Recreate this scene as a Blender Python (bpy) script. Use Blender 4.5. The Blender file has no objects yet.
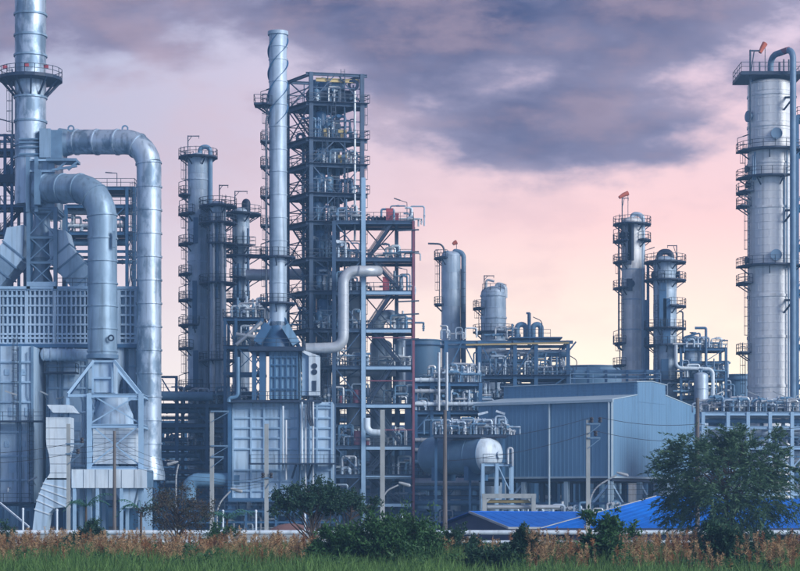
import bpy, math, random
import numpy as np
from mathutils import Vector, Matrix

RAD = math.radians
random.seed(11)
rng = np.random.default_rng(5)
scene = bpy.context.scene
COL = scene.collection

# ------------------------------------------------------------------ camera
CAMZ, FP, HOR = 4.0, 2000.0, 505.0      # eye height, focal length and horizon row (800 x 571 photo)
cam_d = bpy.data.cameras.new('camera')
cam = bpy.data.objects.new('camera', cam_d)
COL.objects.link(cam)
cam.location = (0, 0, CAMZ)
cam.rotation_euler = (RAD(90), 0, 0)
cam_d.sensor_width = 36.0
cam_d.lens = 36.0 * FP / 800.0
cam_d.shift_y = (HOR - 285.5) / 800.0
cam_d.clip_end = 20000.0
cam_d.clip_start = 0.5
scene.camera = cam

# ------------------------------------------------------------------ sky
world = bpy.data.worlds.new('World')
scene.world = world
world.use_nodes = True
nt = world.node_tree
for n in list(nt.nodes):
    nt.nodes.remove(n)
def N(t, **kw):
    n = nt.nodes.new(t)
    for k, v in kw.items():
        setattr(n, k, v)
    return n
def L(a, b):
    nt.links.new(a, b)
def ramp(stops, interp='LINEAR'):
    n = N('ShaderNodeValToRGB')
    n.color_ramp.interpolation = interp
    e = n.color_ramp.elements
    while len(e) < len(stops):
        e.new(0.5)
    for el, (p, c) in zip(e, stops):
        el.position = p
        el.color = (c[0], c[1], c[2], 1)
    return n
def wmath(op, a, b=None, c=None, clamp=False):
    n = N('ShaderNodeMath', operation=op, use_clamp=clamp)
    for i, q in enumerate((a, b, c)):
        if q is None:
            continue
        if isinstance(q, (int, float)):
            n.inputs[i].default_value = q
        else:
            L(q, n.inputs[i])
    return n.outputs[0]
def wmix(f, a, b):
    n = N('ShaderNodeMix', data_type='RGBA')
    for s, q in ((0, f), (6, a), (7, b)):
        if isinstance(q, (int, float)):
            n.inputs[s].default_value = q
        elif isinstance(q, tuple):
            n.inputs[s].default_value = (*q, 1)
        else:
            L(q, n.inputs[s])
    return n.outputs[2]
SKYX, SKYZ = 5.18, 1.865
SUN_AZ, SUN_EL = RAD(128), RAD(25)       # azimuth measured from +Y towards +X
tc = N('ShaderNodeTexCoord')
sep = N('ShaderNodeSeparateXYZ')
L(tc.outputs['Generated'], sep.inputs[0])
dx, dy, dz = sep.outputs
el = wmath('MAXIMUM', dz, 0.0)
# clear air behind the clouds: warm along the glow side of the horizon, slate blue overhead and behind the viewer
glow = ramp([(0.0, (0.95, 0.84, 0.65)), (0.06, (0.95, 0.80, 0.60)), (0.10, (0.92, 0.66, 0.52)), (0.14, (0.84, 0.50, 0.45)),
             (0.20, (0.72, 0.47, 0.49)), (0.30, (0.44, 0.48, 0.66)), (1.0, (0.17, 0.36, 0.74))])
L(el, glow.inputs[0])
cool = ramp([(0.0, (0.68, 0.61, 0.62)), (0.07, (0.64, 0.54, 0.58)), (0.12, (0.53, 0.44, 0.50)), (0.17, (0.38, 0.34, 0.42)), (0.22, (0.34, 0.34, 0.44)), (0.34, (0.32, 0.42, 0.62)), (1.0, (0.17, 0.36, 0.74))])
L(el, cool.inputs[0])
back = ramp([(0.0, (0.42, 0.63, 1.0)), (0.2, (0.38, 0.60, 1.0)), (0.5, (0.25, 0.47, 0.90)), (1.0, (0.17, 0.36, 0.74))])
L(el, back.inputs[0])
side = N('ShaderNodeMapRange', interpolation_type='SMOOTHSTEP')
L(dx, side.inputs[0]); side.inputs[1].default_value = -0.24; side.inputs[2].default_value = 0.14
clear = wmix(side.outputs[0], cool.outputs[0], glow.outputs[0])
fb = N('ShaderNodeMapRange', interpolation_type='SMOOTHSTEP')
L(dy, fb.inputs[0]); fb.inputs[1].default_value = 0.85; fb.inputs[2].default_value = -0.1
clear = wmix(fb.outputs[0], clear, back.outputs[0])
nish = N('ShaderNodeTexSky', sky_type='NISHITA')
nish.sun_disc = False
nish.sun_elevation = SUN_EL
nish.sun_rotation = SUN_AZ
nadd = N('ShaderNodeMix', data_type='RGBA', blend_type='ADD')
nadd.inputs[0].default_value = 0.02
L(clear, nadd.inputs[6]); L(nish.outputs[0], nadd.inputs[7])
clear = nadd.outputs[2]
# clouds
mp = N('ShaderNodeMapping')
mp.inputs['Location'].default_value = (SKYX, 0.5, SKYZ)
mp.inputs['Scale'].default_value = (1.0, 1.0, 2.3)
L(tc.outputs['Generated'], mp.inputs[0])
nz = N('ShaderNodeTexNoise', noise_dimensions='3D')
nz.inputs['Scale'].default_value = 4.6
nz.inputs['Detail'].default_value = 9.0
nz.inputs['Roughness'].default_value = 0.5
nz.inputs['Distortion'].default_value = 0.25
L(mp.outputs[0], nz.inputs['Vector'])
nz2 = N('ShaderNodeTexNoise', noise_dimensions='3D')
nz2.inputs['Scale'].default_value = 13.0
nz2.inputs['Detail'].default_value = 8.0
nz2.inputs['Roughness'].default_value = 0.58
L(mp.outputs[0], nz2.inputs['Vector'])
# the deck thickens with height
cover = N('ShaderNodeMapRange', interpolation_type='SMOOTHSTEP')
L(el, cover.inputs[0])
cover.inputs[1].default_value = 0.115; cover.inputs[2].default_value = 0.255
cover.inputs[3].default_value = -0.20; cover.inputs[4].default_value = 0.17
dens = wmath('ADD', wmath('ADD', nz.outputs[0], cover.outputs[0]), wmath('MULTIPLY_ADD', nz2.outputs[0], 0.44, -0.22))
cm = N('ShaderNodeMapRange', interpolation_type='SMOOTHSTEP')
L(dens, cm.inputs[0])
cm.inputs[1].default_value = 0.42; cm.inputs[2].default_value = 0.55
thick = N('ShaderNodeMapRange', interpolation_type='SMOOTHSTEP')
L(dens, thick.inputs[0])
thick.inputs[1].default_value = 0.45; thick.inputs[2].default_value = 0.70
cloudcol = wmix(thick.outputs[0], (0.30, 0.265, 0.37), (0.044, 0.058, 0.140))
skycol = wmix(cm.outputs[0], clear, cloudcol)
# thin streaks low down
st = N('ShaderNodeMapRange', interpolation_type='SMOOTHSTEP')
L(nz2.outputs[0], st.inputs[0]); st.inputs[1].default_value = 0.46; st.inputs[2].default_value = 0.66
st.inputs[3].default_value = 0.0; st.inputs[4].default_value = 0.34
low = N('ShaderNodeMapRange', interpolation_type='SMOOTHSTEP')
L(el, low.inputs[0]); low.inputs[1].default_value = 0.05; low.inputs[2].default_value = 0.13
skycol = wmix(wmath('MULTIPLY', st.outputs[0], low.outputs[0]), skycol, (0.60, 0.42, 0.45))
bg = N('ShaderNodeBackground')
bg.inputs[1].default_value = 1.0
L(skycol, bg.inputs[0])
wo = N('ShaderNodeOutputWorld')
L(bg.outputs[0], wo.inputs[0])

# ------------------------------------------------------------------ sun and exposure
sun_d = bpy.data.lights.new('sun', 'SUN')
sun_d.energy = 3.0
sun_d.angle = RAD(28)
sun_d.color = (1.0, 0.97, 0.94)
sun = bpy.data.objects.new('sun', sun_d)
COL.objects.link(sun)
sdir = Vector((math.sin(SUN_AZ) * math.cos(SUN_EL), math.cos(SUN_AZ) * math.cos(SUN_EL), math.sin(SUN_EL)))
sun.rotation_euler = sdir.to_track_quat('Z', 'Y').to_euler()
sun.location = (60, 100, 120)
vs = scene.view_settings
vs.view_transform = 'Standard'
vs.look = 'None'
vs.gamma = 1.0
vs.exposure = 0.60
vs.use_curve_mapping = False

# ------------------------------------------------------------------ materials
def principled(name):
    m = bpy.data.materials.new(name)
    m.use_nodes = True
    t = m.node_tree
    return m, t, t.nodes['Principled BSDF']
def surf(name, col, col2=None, rough=0.6, metal=0.0, scale=0.6, stretch=(1, 1, 1), bump=0.0, spec=0.5, rvar=0.12, lo=0.38, hi=0.66, detail=6.0, stain=0.0):
    m, t, b = principled(name)
    b.inputs['Metallic'].default_value = metal
    b.inputs['Specular IOR Level'].default_value = spec
    tcn = t.nodes.new('ShaderNodeTexCoord')
    mpn = t.nodes.new('ShaderNodeMapping')
    mpn.inputs['Scale'].default_value = stretch
    t.links.new(tcn.outputs['Object'], mpn.inputs[0])
    nzn = t.nodes.new('ShaderNodeTexNoise')
    nzn.inputs['Scale'].default_value = scale
    nzn.inputs['Detail'].default_value = detail
    nzn.inputs['Roughness'].default_value = 0.6
    t.links.new(mpn.outputs[0], nzn.inputs['Vector'])
    mr = t.nodes.new('ShaderNodeMapRange')
    mr.inputs[1].default_value = lo; mr.inputs[2].default_value = hi
    t.links.new(nzn.outputs[0], mr.inputs[0])
    mx = t.nodes.new('ShaderNodeMix'); mx.data_type = 'RGBA'
    c2 = col2 or tuple(c * 0.72 for c in col)
    mx.inputs[6].default_value = (*col, 1); mx.inputs[7].default_value = (*c2, 1)
    t.links.new(mr.outputs[0], mx.inputs[0])
    if stain > 0:
        m3 = t.nodes.new('ShaderNodeMapping'); m3.inputs['Scale'].default_value = (1.9, 1.9, 0.13)
        t.links.new(tcn.outputs['Object'], m3.inputs[0])
        n3 = t.nodes.new('ShaderNodeTexNoise'); n3.inputs['Scale'].default_value = 1.0; n3.inputs['Detail'].default_value = 5.0
        t.links.new(m3.outputs[0], n3.inputs['Vector'])
        r3 = t.nodes.new('ShaderNodeMapRange'); r3.inputs[1].default_value = 0.50; r3.inputs[2].default_value = 0.72; r3.inputs[4].default_value = stain
        t.links.new(n3.outputs[0], r3.inputs[0])
        x3 = t.nodes.new('ShaderNodeMix'); x3.data_type = 'RGBA'
        x3.inputs[7].default_value = (c2[0] * 0.50, c2[1] * 0.45, c2[2] * 0.42, 1)
        t.links.new(r3.outputs[0], x3.inputs[0]); t.links.new(mx.outputs[2], x3.inputs[6])
        mx = x3
    t.links.new(mx.outputs[2], b.inputs['Base Color'])
    rr = t.nodes.new('ShaderNodeMapRange')
    rr.inputs[3].default_value = max(0.05, rough - rvar); rr.inputs[4].default_value = min(1, rough + rvar)
    t.links.new(nzn.outputs[0], rr.inputs[0])
    t.links.new(rr.outputs[0], b.inputs['Roughness'])
    if bump > 0:
        n2 = t.nodes.new('ShaderNodeTexNoise')
        n2.inputs['Scale'].default_value = scale * 6
        n2.inputs['Detail'].default_value = 4
        t.links.new(mpn.outputs[0], n2.inputs['Vector'])
        bp = t.nodes.new('ShaderNodeBump')
        bp.inputs['Strength'].default_value = bump
        bp.inputs['Distance'].default_value = 0.1
        t.links.new(n2.outputs[0], bp.inputs['Height'])
        t.links.new(bp.outputs[0], b.inputs['Normal'])
    return m
def leafmat(name, col, col2, trans=0.25, scale=0.9):
    m = surf(name, col, col2, rough=0.55, scale=scale, spec=0.25, lo=0.35, hi=0.65)
    t = m.node_tree
    b = t.nodes['Principled BSDF']
    out = t.nodes['Material Output']
    tr = t.nodes.new('ShaderNodeBsdfTranslucent')
    src = b.inputs['Base Color'].links[0].from_socket
    t.links.new(src, tr.inputs[0])
    ms = t.nodes.new('ShaderNodeMixShader')
    ms.inputs[0].default_value = trans
    t.links.new(b.outputs[0], ms.inputs[1]); t.links.new(tr.outputs[0], ms.inputs[2])
    t.links.new(ms.outputs[0], out.inputs[0])
    return m
MAT = dict(
    steel=surf('painted_steel', (0.045, 0.140, 0.285), (0.026, 0.082, 0.175), rough=0.5, scale=0.35, lo=0.3, hi=0.75),
    steel_light=surf('pale_steel', (0.33, 0.51, 0.70), (0.22, 0.37, 0.54), rough=0.5, scale=0.4, lo=0.3, hi=0.75),
    steel_grey=surf('grey_steel', (0.13, 0.24, 0.37), (0.085, 0.16, 0.26), rough=0.5, scale=0.4),
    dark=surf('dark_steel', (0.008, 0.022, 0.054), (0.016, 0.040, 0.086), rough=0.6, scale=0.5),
    rail=surf('rail_paint', (0.028, 0.052, 0.090), (0.055, 0.085, 0.13), rough=0.55, scale=0.7),
    navy=surf('dark_tower_paint', (0.044, 0.098, 0.185), (0.026, 0.060, 0.118), rough=0.55, scale=0.5, lo=0.3, hi=0.75, stain=0.5),
    alu=surf('aluminium_cladding', (0.44, 0.55, 0.67), (0.18, 0.27, 0.37), rough=0.46, metal=0.5, scale=0.42, stretch=(1, 1, 0.6), lo=0.47, hi=0.58, bump=0.12, stain=0.6),
    alu_duct=surf('duct_cladding', (0.27, 0.40, 0.53), (0.16, 0.26, 0.37), rough=0.46, metal=0.3, scale=0.33, stretch=(1, 1, 0.6), lo=0.38, hi=0.66, bump=0.12, stain=0.6),
    alu_pale=surf('pale_cladding', (0.76, 0.78, 0.79), (0.58, 0.63, 0.68), rough=0.45, metal=0.1, scale=0.35, lo=0.35, hi=0.7, bump=0.05, stain=0.5),
    alu_grey=surf('grey_cladding', (0.44, 0.56, 0.69), (0.28, 0.39, 0.51), rough=0.45, metal=0.15, scale=0.35, bump=0.05, stain=0.6),
    furnace=surf('furnace_plate', (0.46, 0.62, 0.78), (0.30, 0.46, 0.63), rough=0.5, scale=0.22, stretch=(1, 1, 0.5), lo=0.35, hi=0.7, bump=0.06, stain=0.7),
    furnace_blue=surf('blue_furnace_plate', (0.20, 0.38, 0.56), (0.14, 0.28, 0.44), rough=0.5, scale=0.25, stretch=(1, 1, 0.5), stain=0.6),
    white=surf('white_paint', (0.64, 0.75, 0.84), (0.46, 0.58, 0.69), rough=0.45, scale=0.4, stretch=(1, 1, 0.5), stain=0.6),
    pipe=surf('pipe_cladding', (0.52, 0.57, 0.62), (0.36, 0.42, 0.48), rough=0.4, metal=0.3, scale=0.6),
    pipe_blue=surf('blue_grey_pipe', (0.13, 0.27, 0.43), (0.08, 0.18, 0.30), rough=0.45, scale=0.5),
    shed_wall=surf('corrugated_sheet', (0.125, 0.265, 0.43), (0.10, 0.225, 0.38), rough=0.45, scale=0.12, stretch=(1, 1, 0.25), lo=0.3, hi=0.75, stain=0.4),
    shed_trim=surf('sheet_trim', (0.40, 0.52, 0.60), (0.33, 0.45, 0.54), rough=0.45, scale=0.5),
    tank=surf('tank_paint', (0.09, 0.20, 0.33), (0.075, 0.165, 0.28), rough=0.5, scale=0.2),
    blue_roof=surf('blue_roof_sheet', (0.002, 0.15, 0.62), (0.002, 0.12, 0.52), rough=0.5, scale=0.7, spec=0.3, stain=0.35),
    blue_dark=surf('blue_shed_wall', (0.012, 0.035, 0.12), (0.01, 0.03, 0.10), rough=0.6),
    red=surf('red_paint', (0.40, 0.075, 0.095), (0.30, 0.06, 0.08), rough=0.5, scale=1.0),
    pink=surf('faded_red_paint', (0.24, 0.075, 0.11), (0.18, 0.06, 0.095), rough=0.6, scale=1.0),
    orange=surf('orange_cloth', (0.50, 0.12, 0.06), (0.40, 0.09, 0.05), rough=0.8, scale=1.0),
    yellow=surf('yellow_paint', (0.50, 0.40, 0.17), (0.42, 0.33, 0.15), rough=0.5, scale=0.5),
    concrete=surf('concrete', (0.34, 0.38, 0.40), (0.24, 0.28, 0.30), rough=0.85, scale=1.2, stretch=(1, 1, 0.3)),
    wood=surf('weathered_pole', (0.16, 0.15, 0.15), (0.09, 0.085, 0.085), rough=0.9, scale=2.0, stretch=(3, 3, 0.2)),
    lamp=surf('lamp_grey', (0.36, 0.41, 0.45), None, rough=0.5),
    black=surf('insulator', (0.03, 0.03, 0.04), None, rough=0.4),
    ground=surf('bare_ground', (0.10, 0.105, 0.085), (0.06, 0.075, 0.05), rough=0.95, scale=0.05, detail=10.0, bump=0.2),
    bark=surf('bark', (0.09, 0.07, 0.055), (0.05, 0.04, 0.035), rough=0.9, scale=3.0),
    straw=surf('reed_plume', (0.46, 0.32, 0.18), (0.11, 0.068, 0.04), rough=0.9, scale=1.6, spec=0.1),
    rust=surf('rust_plume', (0.30, 0.15, 0.07), (0.10, 0.05, 0.03), rough=0.9, scale=1.6, spec=0.1),
    brick_red=surf('rust_heap', (0.20, 0.11, 0.10), None, rough=0.9),
    leaf_dark=leafmat('dark_leaf', (0.013, 0.045, 0.030), (0.040, 0.105, 0.060), scale=2.0),
    leaf_mid=leafmat('green_leaf', (0.016, 0.060, 0.026), (0.060, 0.155, 0.055), scale=2.0),
    leaf_feather=leafmat('feathery_leaf', (0.035, 0.090, 0.055), (0.095, 0.185, 0.095), scale=1.4),
    leaf_brown=leafmat('dry_leaf', (0.085, 0.060, 0.048), (0.045, 0.065, 0.045)),
    leaf_palm=leafmat('palm_leaf', (0.045, 0.16, 0.12), (0.07, 0.20, 0.14)),
    grass=leafmat('grass_blade', (0.014, 0.060, 0.026), (0.15, 0.29, 0.08), scale=3.0),
    far_green=surf('far_wood', (0.030, 0.055, 0.045), (0.020, 0.04, 0.035), rough=0.9, scale=0.2),
)

# ------------------------------------------------------------------ mesh helpers
def X(px, Y): return (px - 400.0) * Y / FP
def Z(py, Y): return CAMZ + (HOR - py) * Y / FP
def P(px, py, Y): return Vector((X(px, Y), Y, Z(py, Y)))
UP = Vector((0, 0, 1))

class MB:
    def __init__(s):
        s.v = []; s.f = []
    def add(s, vs_, fs_):
        o = len(s.v)
        s.v.extend(tuple(v) for v in vs_)
        s.f.extend(tuple(i + o for i in f) for f in fs_)
        return s
    def box(s, x0, x1, y0, y1, z0, z1):
        x0, x1 = min(x0, x1), max(x0, x1); y0, y1 = min(y0, y1), max(y0, y1); z0, z1 = min(z0, z1), max(z0, z1)
        return s.add([(x0, y0, z0), (x1, y0, z0), (x1, y1, z0), (x0, y1, z0), (x0, y0, z1), (x1, y0, z1), (x1, y1, z1), (x0, y1, z1)],
                     [(0, 3, 2, 1), (4, 5, 6, 7), (0, 1, 5, 4), (1, 2, 6, 5), (2, 3, 7, 6), (3, 0, 4, 7)])
    def obox(s, c, ax, ay, az):
        c = Vector(c); vs_ = []
        for k in (-1, 1):
            for (i, j) in ((-1, -1), (1, -1), (1, 1), (-1, 1)):
                vs_.append(c + ax * i + ay * j + az * k)
        return s.add(vs_, [(0, 3, 2, 1), (4, 5, 6, 7), (0, 1, 5, 4), (1, 2, 6, 5), (2, 3, 7, 6), (3, 0, 4, 7)])
    def prof(s, p, q, pts, side=None):
        p = Vector(p); q = Vector(q); t = (q - p).normalized()
        if side is None:
            side = Vector((1, 0, 0)) if abs(t.z) > 0.95 else t.cross(UP)
        side = (side - t * side.dot(t)).normalized()
        up = side.cross(t).normalized()
        n = len(pts)
        vs_ = [p + side * a + up * b for a, b in pts] + [q + side * a + up * b for a, b in pts]
        fs_ = [(i, (i + 1) % n, n + (i + 1) % n, n + i) for i in range(n)]
        fs_ += [tuple(range(n - 1, -1, -1)), tuple(range(n, 2 * n))]
        return s.add(vs_, fs_)
    def beam(s, p, q, w, h=None, side=None):
        h = w if h is None else h
        a, b = w / 2, h / 2
        return s.prof(p, q, [(-a, -b), (a, -b), (a, b), (-a, b)], side)
    def hbeam(s, p, q, w, h=None, side=None, t=None):
        h = w if h is None else h
        a, b = w / 2, h / 2
        t = t or w * 0.16; k = h * 0.16
        return s.prof(p, q, [(-a, -b), (a, -b), (a, -b + k), (t, -b + k), (t, b - k), (a, b - k), (a, b), (-a, b), (-a, b - k), (-t, b - k), (-t, -b + k), (-a, -b + k)], side)
    def tube(s, p, q, r, n=8, r2=None):
        p = Vector(p); q = Vector(q); t = (q - p).normalized()
        a = t.orthogonal().normalized(); b = t.cross(a)
        r2 = r if r2 is None else r2
        vs_ = []
        for c, rr in ((p, r), (q, r2)):
            for i in range(n):
                th = 2 * math.pi * i / n
                vs_.append(c + a * (rr * math.cos(th)) + b * (rr * math.sin(th)))
        fs_ = [(i, (i + 1) % n, n + (i + 1) % n, n + i) for i in range(n)]
        fs_ += [tuple(range(n - 1, -1, -1)), tuple(range(n, 2 * n))]
        return s.add(vs_, fs_)
    def sweep(s, pts, r, n=8):
        pts = [Vector(p) for p in pts]; m = len(pts)
        rs = r if isinstance(r, (list, tuple)) else [r] * m
        t0 = (pts[1] - pts[0]).normalized(); a = t0.orthogonal().normalized()
        vs_ = []
        for i in range(m):
            t = ((pts[min(i + 1, m - 1)] - pts[i]).normalized() + (pts[i] - pts[max(i - 1, 0)]).normalized())
            t = t.normalized() if t.length > 1e-6 else t0
            a = (a - t * a.dot(t))
            a = a.normalized() if a.length > 1e-6 else t.orthogonal().normalized()
            b = t.cross(a)
            for k in range(n):
                th = 2 * math.pi * k / n
                vs_.append(pts[i] + a * (rs[i] * math.cos(th)) + b * (rs[i] * math.sin(th)))
        fs_ = []
        for i in range(m - 1):
            for k in range(n):
                fs_.append((i * n + k, i * n + (k + 1) % n, (i + 1) * n + (k + 1) % n, (i + 1) * n + k))
        fs_ += [tuple(range(n - 1, -1, -1)), tuple(range((m - 1) * n, m * n))]
        return s.add(vs_, fs_)
    def path(s, pts, r, bend=0.5, n=8, k=5):
        return s.sweep(rounded(pts, bend, k), r, n)
    def lathe(s, prof, cx, cy, n=24, cap=True):
        vs_ = []; m = len(prof)
        for (r, z) in prof:
            for i in range(n):
                th = 2 * math.pi * i / n
                vs_.append((cx + r * math.cos(th), cy + r * math.sin(th), z))
        fs_ = []
        for j in range(m - 1):
            for i in range(n):
                fs_.append((j * n + i, j * n + (i + 1) % n, (j + 1) * n + (i + 1) % n, (j + 1) * n + i))
        if cap:
            fs_ += [tuple(range(n - 1, -1, -1)), tuple(range((m - 1) * n, m * n))]
        return s.add(vs_, fs_)
    def ring(s, c, t, r0, r1, h, n=20):
        t = Vector(t).normalized(); c = Vector(c)
        a = t.orthogonal().normalized(); b = t.cross(a)
        vs_ = []
        for (rr, o) in ((r0, -h / 2), (r1, -h / 2), (r1, h / 2), (r0, h / 2)):
            for i in range(n):
                th = 2 * math.pi * i / n
                vs_.append(c + t * o + a * (rr * math.cos(th)) + b * (rr * math.sin(th)))
        fs_ = []
        for j in range(4):
            for i in range(n):
                fs_.append((j * n + i, j * n + (i + 1) % n, ((j + 1) % 4) * n + (i + 1) % n, ((j + 1) % 4) * n + i))
        return s.add(vs_, fs_)
    def extrude(s, poly, off):
        off = Vector(off); n = len(poly)
        vs_ = [Vector(p) for p in poly] + [Vector(p) + off for p in poly]
        fs_ = [(i, (i + 1) % n, n + (i + 1) % n, n + i) for i in range(n)]
        fs_ += [tuple(range(n - 1, -1, -1)), tuple(range(n, 2 * n))]
        return s.add(vs_, fs_)
    def mesh(s, name, org=(0, 0, 0), smooth=True, mat=None):
        me = bpy.data.meshes.new(name)
        ox, oy, oz = org
        me.from_pydata([(v[0] - ox, v[1] - oy, v[2] - oz) for v in s.v], [], s.f)
        if smooth:
            me.polygons.foreach_set('use_smooth', [True] * len(me.polygons))
            me.set_sharp_from_angle(angle=RAD(32))
        if mat is not None:
            me.materials.append(MAT[mat] if isinstance(mat, str) else mat)
        return me

def rounded(pts, bend, k=5):
    pts = [Vector(p) for p in pts]
    out = [pts[0]]
    for i in range(1, len(pts) - 1):
        a, b, c = pts[i - 1], pts[i], pts[i + 1]
        d = min(bend, (a - b).length * 0.5, (c - b).length * 0.5)
        p = b + (a - b).normalized() * d; q = b + (c - b).normalized() * d
        for j in range(k + 1):
            u = j / k
            w = 0.707 + 0.293 * abs(2 * u - 1)     # rational weight: near circular
            A, B_, C = (1 - u) ** 2, 2 * u * (1 - u) * 0.75, u * u
            out.append((p * A + b * B_ + q * C) / (A + B_ + C))
    out.append(pts[-1])
    return out

ORG = {}
def thing(name, label, cat, loc=(0, 0, 0), group=None):
    o = bpy.data.objects.new(name, None)
    COL.objects.link(o)
    o.empty_display_size = 0.5
    o.location = loc
    o['label'] = label; o['category'] = cat
    if group: o['group'] = group
    ORG[o] = tuple(loc)
    return o
def part(name, mb, mat, parent, smooth=True, label=None, kind=None):
    org = ORG[parent]
    o = bpy.data.objects.new(name, mb.mesh(name, org, smooth, mat))
    COL.objects.link(o)
    o.parent = parent
    ORG[o] = org
    if label: o['label'] = label
    if kind: o['kind'] = kind
    return o
def clone_part(o, parent, off):
    c = o.copy(); COL.objects.link(c); c.parent = parent; c.location = off
    ORG[c] = ORG[parent]
    return c
def single(name, mb, mat, label, cat, group=None, kind=None, loc=None, smooth=True):
    if loc is None:
        a = np.array(mb.v); lo = a.min(0); hi = a.max(0)
        loc = ((lo[0] + hi[0]) / 2, (lo[1] + hi[1]) / 2, lo[2])
    loc = tuple(float(c) for c in loc)
    o = bpy.data.objects.new(name, mb.mesh(name, loc, smooth, mat))
    COL.objects.link(o)
    o.location = loc
    ORG[o] = loc
    if label: o['label'] = label
    if cat: o['category'] = cat
    if group: o['group'] = group
    if kind: o['kind'] = kind
    return o
# ------------------------------------------------------------------ kit of plant parts
def rail(mb, pts, h=1.15, r=0.05, step=1.7):
    pts = [Vector(p) for p in pts]
    for a, b in zip(pts[:-1], pts[1:]):
        for hh in (h, h * 0.52):
            mb.tube(a + UP * hh, b + UP * hh, r, 4)
        n = max(1, int((b - a).length / step))
        for i in range(n + 1):
            q = a.lerp(b, i / n)
            mb.tube(q, q + UP * h, r, 4)
    return mb
def ladder(th, x, y, z0, z1, ang, cage=True, name='ladder', off=0.0):
    """ladder whose back faces the direction ang (outward)"""
    mb = MB()
    o = Vector((math.cos(ang), math.sin(ang), 0)); t = Vector((-o.y, o.x, 0))
    b = Vector((x, y, 0)) + o * off
    for s in (-0.27, 0.27):
        mb.beam(b + t * s + UP * z0, b + t * s + UP * z1, 0.09)
    z = z0 + 0.4
    while z < z1:
        mb.beam(b - t * 0.27 + UP * z, b + t * 0.27 + UP * z, 0.05)
        z += 0.6
    if cage:
        z = z0 + 2.4
        while z < z1 + 0.8:
            arc = [b + t * (0.42 * math.cos(a)) + o * (0.75 * math.sin(a)) + UP * z for a in (0, 0.8, 1.57, 2.34, 3.14)]
            for p, q in zip(arc[:-1], arc[1:]):
                mb.beam(p, q, 0.05)
            z += 1.4
        for a in (0.5, 1.57, 2.64):
            c = b + t * (0.42 * math.cos(a)) + o * (0.75 * math.sin(a))
            if z1 - z0 > 3:
                mb.beam(c + UP * (z0 + 2.4), c + UP * (z1 + 0.6), 0.045)
    return part(name, mb, 'rail', th)
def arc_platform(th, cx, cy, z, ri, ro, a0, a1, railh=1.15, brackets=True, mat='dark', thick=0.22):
    """platform on a sector of a ring; angles in degrees, -90 faces the camera"""
    n = max(3, int(abs(a1 - a0) / 18))
    aa = [RAD(a0 + (a1 - a0) * i / n) for i in range(n + 1)]
    mb = MB()
    for i in range(n):
        pts = []
        for (r, a) in ((ri, aa[i]), (ro, aa[i]), (ro, aa[i + 1]), (ri, aa[i + 1])):
            pts.append((cx + r * math.cos(a), cy + r * math.sin(a), z - thick))
        mb.extrude(pts, (0, 0, thick))
    p = part('platform', mb, mat, th, smooth=False)
    rm = MB()
    outer = [(cx + (ro - 0.06) * math.cos(a), cy + (ro - 0.06) * math.sin(a), z) for a in aa]
    path = outer
    if abs(a1 - a0) < 350:
        path = [(cx + (ri + 0.1) * math.cos(aa[0]), cy + (ri + 0.1) * math.sin(aa[0]), z)] + outer + [(cx + (ri + 0.1) * math.cos(aa[-1]), cy + (ri + 0.1) * math.sin(aa[-1]), z)]
    rail(rm, path, railh)
    part('handrail', rm, 'rail', p)
    if brackets:
        k = max(1, int(abs(a1 - a0) / 60))
        for i in range(k + 1):
            a = RAD(a0 + (a1 - a0) * (i + (0.25 if i == 0 else -0.25 if i == k else 0)) / k)
            c, s_ = math.cos(a), math.sin(a)
            drop = min(1.1, ro - ri)
            bm = MB()
            bm.beam((cx + (ro - 0.15) * c, cy + (ro - 0.15) * s_, z - thick), (cx + (ri - 0.02) * c, cy + (ri - 0.02) * s_, z - thick - drop), 0.15)
            bm.beam((cx + ri * c, cy + ri * s_, z - thick - 0.1), (cx + ro * c, cy + ro * s_, z - thick - 0.1), 0.14)
            part('bracket', bm, mat, p, smooth=False)
    return p
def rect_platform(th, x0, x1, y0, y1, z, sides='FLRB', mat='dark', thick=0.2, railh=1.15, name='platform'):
    p = part(name, MB().box(x0, x1, y0, y1, z - thick, z), mat, th, smooth=False)
    rm = MB()
    i = 0.08
    c = dict(F=((x0 + i, y0 + i, z), (x1 - i, y0 + i, z)), R=((x1 - i, y0 + i, z), (x1 - i, y1 - i, z)), B=((x1 - i, y1 - i, z), (x0 + i, y1 - i, z)), L=((x0 + i, y1 - i, z), (x0 + i, y0 + i, z)))
    for s_ in sides:
        rail(rm, c[s_], railh)
    if sides:
        part('handrail', rm, 'rail', p)
    return p
def stairs(th, p, q, wdir=(0, 1, 0), w=0.9, mat='dark', steps=None):
    """flight from the lower point p to the upper point q; wdir = direction of its width"""
    p = Vector(p); q = Vector(q); wd = Vector(wdir).normalized()
    mb = MB()
    for s_ in (-w / 2, w / 2):
        mb.beam(p + wd * s_, q + wd * s_, 0.10, 0.34, side=wd)
    n = steps or max(4, int((q.z - p.z) / 0.32))
    run = Vector((q.x - p.x, q.y - p.y, 0)).normalized() * 0.13
    for i in range(1, n):
        c = p.lerp(q, i / n)
        mb.obox(c, wd * (w / 2), run, UP * 0.025)
    st = part('staircase', mb, mat, th, smooth=False)
    rm = MB()
    for s_ in (-w / 2, w / 2):
        for h in (1.0, 0.5):
            rm.tube(p + wd * s_ + UP * h, q + wd * s_ + UP * h, 0.04, 4)
        for i in range(4):
            c = p.lerp(q, i / 3) + wd * s_
            rm.tube(c, c + UP * 1.0, 0.04, 4)
    part('handrail', rm, 'rail', st)
    return st
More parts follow.
